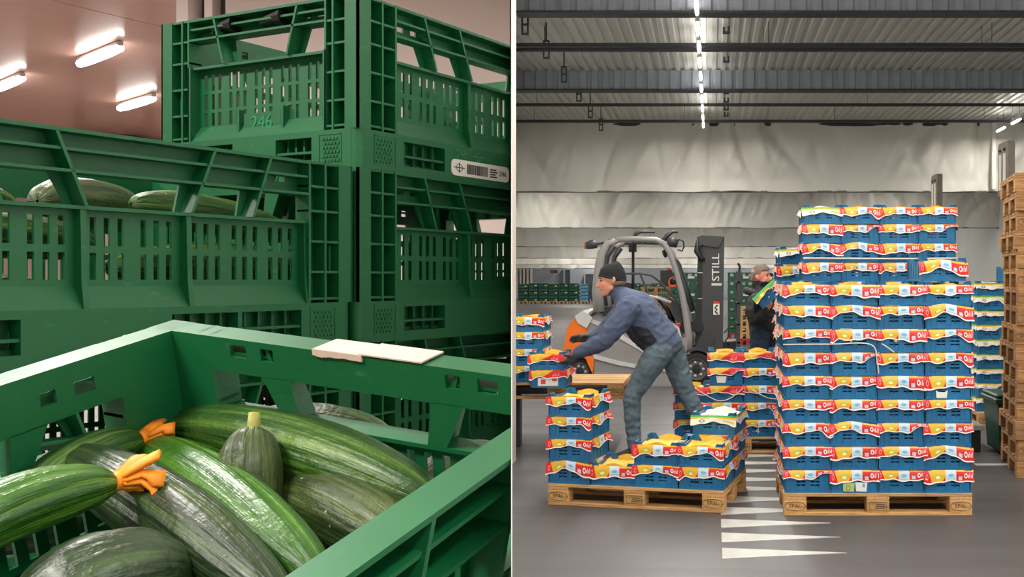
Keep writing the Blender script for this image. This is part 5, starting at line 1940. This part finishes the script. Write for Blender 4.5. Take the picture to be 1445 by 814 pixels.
def head(fig, c, face, skin, k=1.0):
    """c: centre of the skull, face: horizontal facing direction; returns helpers for features"""
    fwd = Vector(face).normalized()
    side = Vector((0, 0, 1)).cross(fwd).normalized()
    up = fwd.cross(side).normalized()
    M = Matrix((fwd, side, up)).transposed()
    P = lambda a, b, z: Vector(c) + (fwd * a + side * b + up * z) * k
    fig.ball(P(-0.01, 0, 0.025), 0.098 * k, 0.077 * k, 0.096 * k, skin, M)
    fig.ball(P(0.028, 0, -0.035), 0.064 * k, 0.060 * k, 0.083 * k, skin, M)
    fig.ball(P(0.058, 0, -0.098), 0.026 * k, 0.028 * k, 0.022 * k, skin, M)          # chin
    fig.limb([P(0.010, 0.05, -0.06), P(0.052, 0.022, -0.096)], [0.020 * k, 0.018 * k], skin, 8)
    fig.limb([P(0.010, -0.05, -0.06), P(0.052, -0.022, -0.096)], [0.020 * k, 0.018 * k], skin, 8)
    fig.limb([P(0.083, 0, 0.008), P(0.100, 0, -0.022), P(0.108, 0, -0.036)], [0.010 * k, 0.013 * k, 0.0145 * k], skin, 8)   # nose
    fig.limb([P(0.070, -0.034, 0.022), P(0.082, 0, 0.026), P(0.070, 0.034, 0.022)], [0.012 * k] * 3, skin, 8)               # brow
    fig.limb([P(0.078, -0.018, -0.066), P(0.087, 0, -0.066), P(0.078, 0.018, -0.066)], [0.008 * k] * 3, skin, 8)            # lips
    for s in (-1, 1):
        fig.limb([P(-0.012, s * 0.076, 0.018), P(-0.018, s * 0.083, 0.0), P(-0.008, s * 0.076, -0.026)], [0.014 * k, 0.015 * k, 0.010 * k], skin, 8)
        fig.ball(P(0.055, s * 0.04, -0.025), 0.022 * k, 0.02 * k, 0.022 * k, skin, M)
    return P, M


m_skin = mat('skin', (206, 140, 112), 0.5, var=0.06, scale=14)
m_navy = mat('blue_grey_fleece', (70, 80, 104), 0.85, var=0.14, scale=9, bump=0.5, bscale=14, bdist=0.02)
m_panel = mat('dark_side_panel', (34, 34, 42), 0.8, var=0.15, scale=10, bump=0.4, bscale=16, bdist=0.02)
m_jeans = mat('faded_jeans', (88, 104, 114), 0.85, var=0.28, scale=6, bump=0.5, bscale=18, bdist=0.02)
m_glove = mat('grey_glove', (58, 58, 62), 0.75, var=0.15, scale=20)
m_beanie = mat('black_knit', (26, 28, 30), 0.95, var=0.2, scale=60, bump=0.5, bscale=160)
m_scarf = mat('dark_scarf', (28, 30, 36), 0.9)
m_shoe = mat('dark_shoe', (48, 42, 36), 0.7, var=0.2, scale=20)
m_sole = mat('shoe_sole', (30, 28, 26), 0.8)
m_eye = mat('dark_eye', (30, 24, 22), 0.3)
m_lip = mat('lips', (176, 100, 88), 0.5)
m_brow = mat('brow_grey', (96, 78, 66), 0.8)


def face_features(P, M, k, parent):
    for s in (-1, 1):
        MB().ball(P(0.078, s * 0.030, 0.004), 0.008 * k, 0.012 * k, 0.007 * k, 10, 8, M=M).obj('eye', m_eye, parent, smooth=True)
        MB().tube([P(0.078, s * 0.046, 0.022), P(0.087, s * 0.030, 0.028), P(0.089, s * 0.014, 0.025)], 0.0048 * k, 6).obj('eyebrow', m_brow, parent, smooth=True)
    MB().tube([P(0.080, -0.022, -0.067), P(0.0905, -0.008, -0.064), P(0.092, 0, -0.066), P(0.0905, 0.008, -0.064), P(0.080, 0.022, -0.067)], 0.0045 * k, 6).obj('mouth', m_lip, parent, smooth=True)


def shoe(parent, heel, toe, w=0.045):
    h, t_ = Vector(heel), Vector(toe)
    d = (t_ - h)
    ln = d.length
    d.normalize()
    s = Vector((0, 0, 1)).cross(d).normalized()
    rings = []
    prof = ((0.0, 0.030, 0.085), (0.06, 0.040, 0.105), (0.28, 0.042, 0.105), (0.45, 0.043, 0.085), (0.62, 0.047, 0.066), (0.85, 0.046, 0.052), (0.97, 0.034, 0.040), (1.0, 0.02, 0.03))
    mb, ms = MB(), MB()
    vs_, vs2 = [], []
    for q, hw, ht in prof:
        c = h + d * ln * q
        vs_ += [c + s * hw * math.cos(a) * (1.0 if math.sin(a) < 0.3 else 0.92) + Vector((0, 0, 0.018 + max(0, math.sin(a)) * (ht - 0.018))) for a in [math.pi * j / 10 for j in range(11)]]
        vs2 += [c + s * (hw + 0.004) * e + Vector((0, 0, z)) for e, z in ((-1, 0.0), (1, 0.0), (1, 0.022), (-1, 0.022))]
    n = len(prof)
    fs = [(i * 11 + j, i * 11 + j + 1, (i + 1) * 11 + j + 1, (i + 1) * 11 + j) for i in range(n - 1) for j in range(10)]
    fs += [tuple(range(11)), tuple(range((n - 1) * 11, n * 11))]
    mb.add(vs_, fs)
    f2 = [(i * 4 + j, i * 4 + (j + 1) % 4, (i + 1) * 4 + (j + 1) % 4, (i + 1) * 4 + j) for i in range(n - 1) for j in range(4)]
    f2 += [(0, 1, 2, 3), tuple(range((n - 1) * 4, n * 4))]
    ms.add(vs2, f2)
    o = mb.obj('shoe', m_shoe, parent, smooth=50)
    ms.obj('sole', m_sole, o)


# --- the worker bending over the pallet
WY = 8.36
w_ = lambda px, py, dy=0.0: at(px, py, WY) + Vector((0, dy, 0))
wk = thing('person', 'worker in blue-grey fleece, jeans and black beanie bending to the left', 'person', (w_(925, 640).x, WY, 0))
fig = Figure()
SKIN, FLE, PAN, JEA, GLO, SCA = range(6)
yv = Vector((0, 1, 0))
# torso from pelvis to neck
fig.loft([(w_(948, 500), 0.10, 0.13), (w_(943, 492), 0.145, 0.175), (w_(935, 482), 0.150, 0.185)], JEA)
fig.loft([(w_(936, 484), 0.165, 0.195), (w_(922, 469), 0.168, 0.195), (w_(911, 456), 0.178, 0.205), (w_(900, 443), 0.185, 0.225), (w_(890, 431), 0.165, 0.225), (w_(881, 420), 0.105, 0.155), (w_(876, 414), 0.07, 0.08)], FLE)
fig.limb([w_(927, 484, -0.125), w_(912, 470, -0.135), w_(898, 458, -0.135)], [0.055, 0.062, 0.045], PAN)
fig.limb([w_(914, 487, -0.08), w_(901, 474, -0.09), w_(890, 460, -0.09)], [0.055, 0.06, 0.05], PAN)
fig.limb([w_(888, 426), w_(876, 415), w_(870, 409)], [0.085, 0.078, 0.068], SCA)
# arms
fig.limb([w_(892, 432, -0.20), w_(876, 455, -0.25), w_(857, 478, -0.27), w_(838, 488, -0.24), w_(820, 495, -0.20)], [0.105, 0.092, 0.076, 0.064, 0.050], FLE)
fig.limb([w_(888, 430, 0.20), w_(866, 452, 0.25), w_(848, 470, 0.24), w_(832, 478, 0.18)], [0.10, 0.088, 0.072, 0.05], FLE)
hx = HX + BW + 0.012
fig.hand(w_(820, 496, -0.20), Vector((-0.75, 0.10, -0.65)), Vector((-0.7, 0.35, 0.45)), GLO, 0.20, 0.55, thumb=-1)
fig.hand(w_(830, 479, 0.18), Vector((-0.96, -0.10, 0.02)), Vector((-0.2, -0.6, -0.75)), GLO, 0.20, 0.35, thumb=1)
# legs
fig.limb([w_(933, 493, -0.09), w_(916, 518, -0.10), w_(897, 550, -0.11), w_(893, 561, -0.11), w_(894, 590, -0.11), w_(897, 628, -0.11)], [0.118, 0.104, 0.078, 0.074, 0.068, 0.056], JEA)
fig.limb([w_(946, 493, 0.09), w_(956, 525, 0.10), w_(968, 556, 0.10), w_(974, 567, 0.10), w_(988, 600, 0.10), w_(1003, 632, 0.10)], [0.118, 0.100, 0.076, 0.072, 0.066, 0.054], JEA)
# head
Pw, Mw = head(fig, w_(862, 395), (-1, -0.2, -0.12), SKIN, 1.1)
fig.limb([w_(866, 402), w_(873, 412)], [0.058, 0.06], SKIN)
inv = Matrix.Translation(-Vector(wk.location))


def to_local(o, root):
    o.matrix_local = Matrix.Translation(-Vector(root.location))


b = fig.build('body', [m_skin, m_navy, m_panel, m_jeans, m_glove, m_scarf], wk, cloth=(FLE, PAN, JEA))
kids_before = set(bpy.data.objects)
face_features(Pw, Mw, 1.1, wk)
# beanie
mb = MB()
vs_ = []
seg, n = 28, 9
for i in range(n + 1):
    q = i / n
    ph = q * math.pi * 0.5
    rr = math.cos(ph) ** 0.8
    z = 0.006 + 0.128 * math.sin(ph)
    for k in range(seg):
        th = 2 * math.pi * k / seg
        wob = 1 + 0.05 * noise.noise(Vector((math.cos(th) * 2, math.sin(th) * 2, q * 7))) + 0.015 * math.sin(q * 22 + 2 * math.cos(th))
        vs_.append(Pw(-0.014 + 0.104 * rr * math.cos(th) * wob - 0.028 * q, 0.086 * rr * math.sin(th) * wob, z + 0.034 * math.cos(th) * (1 - q) - 0.012 * math.cos(th) * q))
mb.add(vs_, [(i * seg + k, i * seg + (k + 1) % seg, (i + 1) * seg + (k + 1) % seg, (i + 1) * seg + k) for i in range(n) for k in range(seg)] + [tuple(range(n * seg, (n + 1) * seg))])
bn = mb.obj('beanie', m_beanie, wk, smooth=True)
cuff = [Pw(-0.014 + 0.102 * math.cos(a * math.pi / 14), 0.084 * math.sin(a * math.pi / 14), 0.010 + 0.034 * math.cos(a * math.pi / 14)) for a in range(28)]
MB().tube(cuff, 0.008, 8, closed=True).obj('cuff', m_beanie, bn, smooth=True)
hr = MB()
pts = []
for a in range(-9, 10):
    th = math.pi + a * math.pi / 18
    pts.append(Pw(-0.014 + 0.098 * math.cos(th), 0.080 * math.sin(th), -0.028 - 0.004 * abs(math.sin(a * 2.1))))
hr.tube(pts, [0.008] + [0.017] * 17 + [0.008], 8, flat=(0.7, 1.3))
hr.obj('hair', m_brow, wk, smooth=True)
shoe(wk, Vector((w_(903, 640).x, WY - 0.11, 0)), Vector((w_(903, 640).x - 0.29, WY - 0.13, 0)))
shoe(wk, Vector((w_(1004, 640).x + 0.03, WY + 0.10, 0)), Vector((w_(1004, 640).x - 0.25, WY + 0.07, 0)))
for o in list(wk.children):
    to_local(o, wk)

# --- the man lifting a crate behind the middle stack
MYY = 10.0
q_ = lambda px, py, dy=0.0: at(px, py, MYY) + Vector((0, dy, 0))
mn = thing('person', 'grey-haired man in a black jacket holding up a blue crate', 'person', (q_(1077, 600).x, MYY, 0))
fig = Figure()
SKIN, JAC, JEA = range(3)
m_jacket = mat('black_jacket', (30, 31, 34), 0.7, var=0.2, scale=8, bump=0.5, bscale=12, bdist=0.02)
m_djeans = mat('dark_jeans', (36, 52, 74), 0.85, var=0.25, scale=7, bump=0.4, bscale=18, bdist=0.02)
side = Vector((0.35, 0.94, 0)).normalized()
fig.loft([(q_(1079, 476), 0.10, 0.13), (q_(1079, 468), 0.125, 0.165), (q_(1079, 461), 0.13, 0.17)], JEA, side)
fig.loft([(q_(1079, 466), 0.15, 0.185), (q_(1078, 455), 0.155, 0.19), (q_(1077, 440), 0.16, 0.20), (q_(1076, 426), 0.155, 0.215), (q_(1075, 417), 0.12, 0.19), (q_(1074, 411), 0.08, 0.09)], JAC, side)
fig.limb([q_(1074, 416), q_(1073, 412)], [0.085, 0.078], JAC)
fig.limb([q_(1067, 423, -0.19), q_(1061, 437, -0.22), q_(1064, 451, -0.22), q_(1071, 444, -0.25), q_(1077, 437, -0.26)], [0.085, 0.078, 0.068, 0.056, 0.047], JAC)
fig.limb([q_(1085, 421, 0.19), q_(1093, 436, 0.16), q_(1096, 445, 0.06), q_(1096, 437, -0.04), q_(1095, 432, -0.08)], [0.085, 0.075, 0.065, 0.055, 0.046], JAC)
fig.hand(q_(1077, 437, -0.26), Vector((0.45, 0.25, 0.65)), Vector((-0.35, 0.6, 0.6)), SKIN, 0.19, 0.5, thumb=1)
fig.hand(q_(1095, 432, -0.08), Vector((-0.1, 0.05, 0.95)), Vector((-0.8, 0.3, 0.2)), SKIN, 0.19, 0.5, thumb=-1)
fig.limb([q_(1072, 468, -0.08), q_(1070, 500, -0.09), q_(1069, 533, -0.09), q_(1068, 565, -0.08), q_(1068, 594, -0.07)], [0.105, 0.092, 0.072, 0.064, 0.055], JEA)
fig.limb([q_(1086, 468, 0.09), q_(1088, 500, 0.10), q_(1089, 533, 0.10), q_(1090, 565, 0.10), q_(1090, 594, 0.10)], [0.105, 0.092, 0.072, 0.064, 0.055], JEA)
Pm, Mm = head(fig, q_(1074, 391), (0.92, -0.38, 0.10), SKIN, 1.02)
fig.limb([q_(1073, 400), q_(1074, 410)], [0.058, 0.06], SKIN)
fig.build('body', [mat('skin_flushed', (208, 134, 108), 0.5, var=0.06, scale=14), m_jacket, m_djeans], mn, cloth=(JAC, JEA))
face_features(Pm, Mm, 1.02, mn)
mb = MB()
vs_ = []
seg, n = 28, 8
for i in range(n + 1):
    q = i / n
    ph = q * math.pi * 0.5
    rr = math.cos(ph) ** 0.6
    for k in range(seg):
        th = 2 * math.pi * k / seg
        z0 = 0.062 if math.cos(th) > 0.35 else (-0.022 if math.cos(th) < -0.3 else 0.03)
        z = z0 * (1 - q) + (0.025 + 0.106 * math.sin(ph)) * q ** 0.5
        nn = 1 + 0.03 * noise.noise(Vector((k * 0.9, i * 1.1, 4)))
        vs_.append(Pm(-0.012 + 0.107 * (rr if q > 0 else 1) * math.cos(th) * nn, 0.086 * (rr if q > 0 else 1) * math.sin(th) * nn, z))
mb.add(vs_, [(i * seg + k, i * seg + (k + 1) % seg, (i + 1) * seg + (k + 1) % seg, (i + 1) * seg + k) for i in range(n) for k in range(seg)])
mb.obj('hair', mat('grey_hair', (104, 92, 84), 0.85, var=0.3, scale=60), mn, smooth=True)
hood = []
for k in range(15):
    a = math.radians(-140 + k * 20)
    hood.append(q_(1072, 415) + Vector((-math.cos(a) * 0.115 - 0.02, math.sin(a) * 0.115, 0.035 * math.cos(a))))
MB().tube(hood, [0.02] + [0.038] * 13 + [0.02], 8).obj('hood', m_jacket, mn, smooth=True)
shoe(mn, Vector((q_(1066, 600).x - 0.03, MYY - 0.07, 0)), Vector((q_(1066, 600).x + 0.24, MYY - 0.12, 0)))
shoe(mn, Vector((q_(1088, 600).x - 0.03, MYY + 0.10, 0)), Vector((q_(1088, 600).x + 0.24, MYY + 0.05, 0)))
for o in list(mn.children):
    to_local(o, mn)
ang = math.radians(-43)
pc = at(1077, 436, 9.62)
M = Matrix.Translation(pc) @ Matrix.Rotation(ang, 4, 'Y') @ Matrix.Rotation(0.0, 4, 'Z')
blue_crate(M, 'tilted blue crate with a green and yellow label held up by the man', 'blue crates held by people', 4, 'D', '', False)
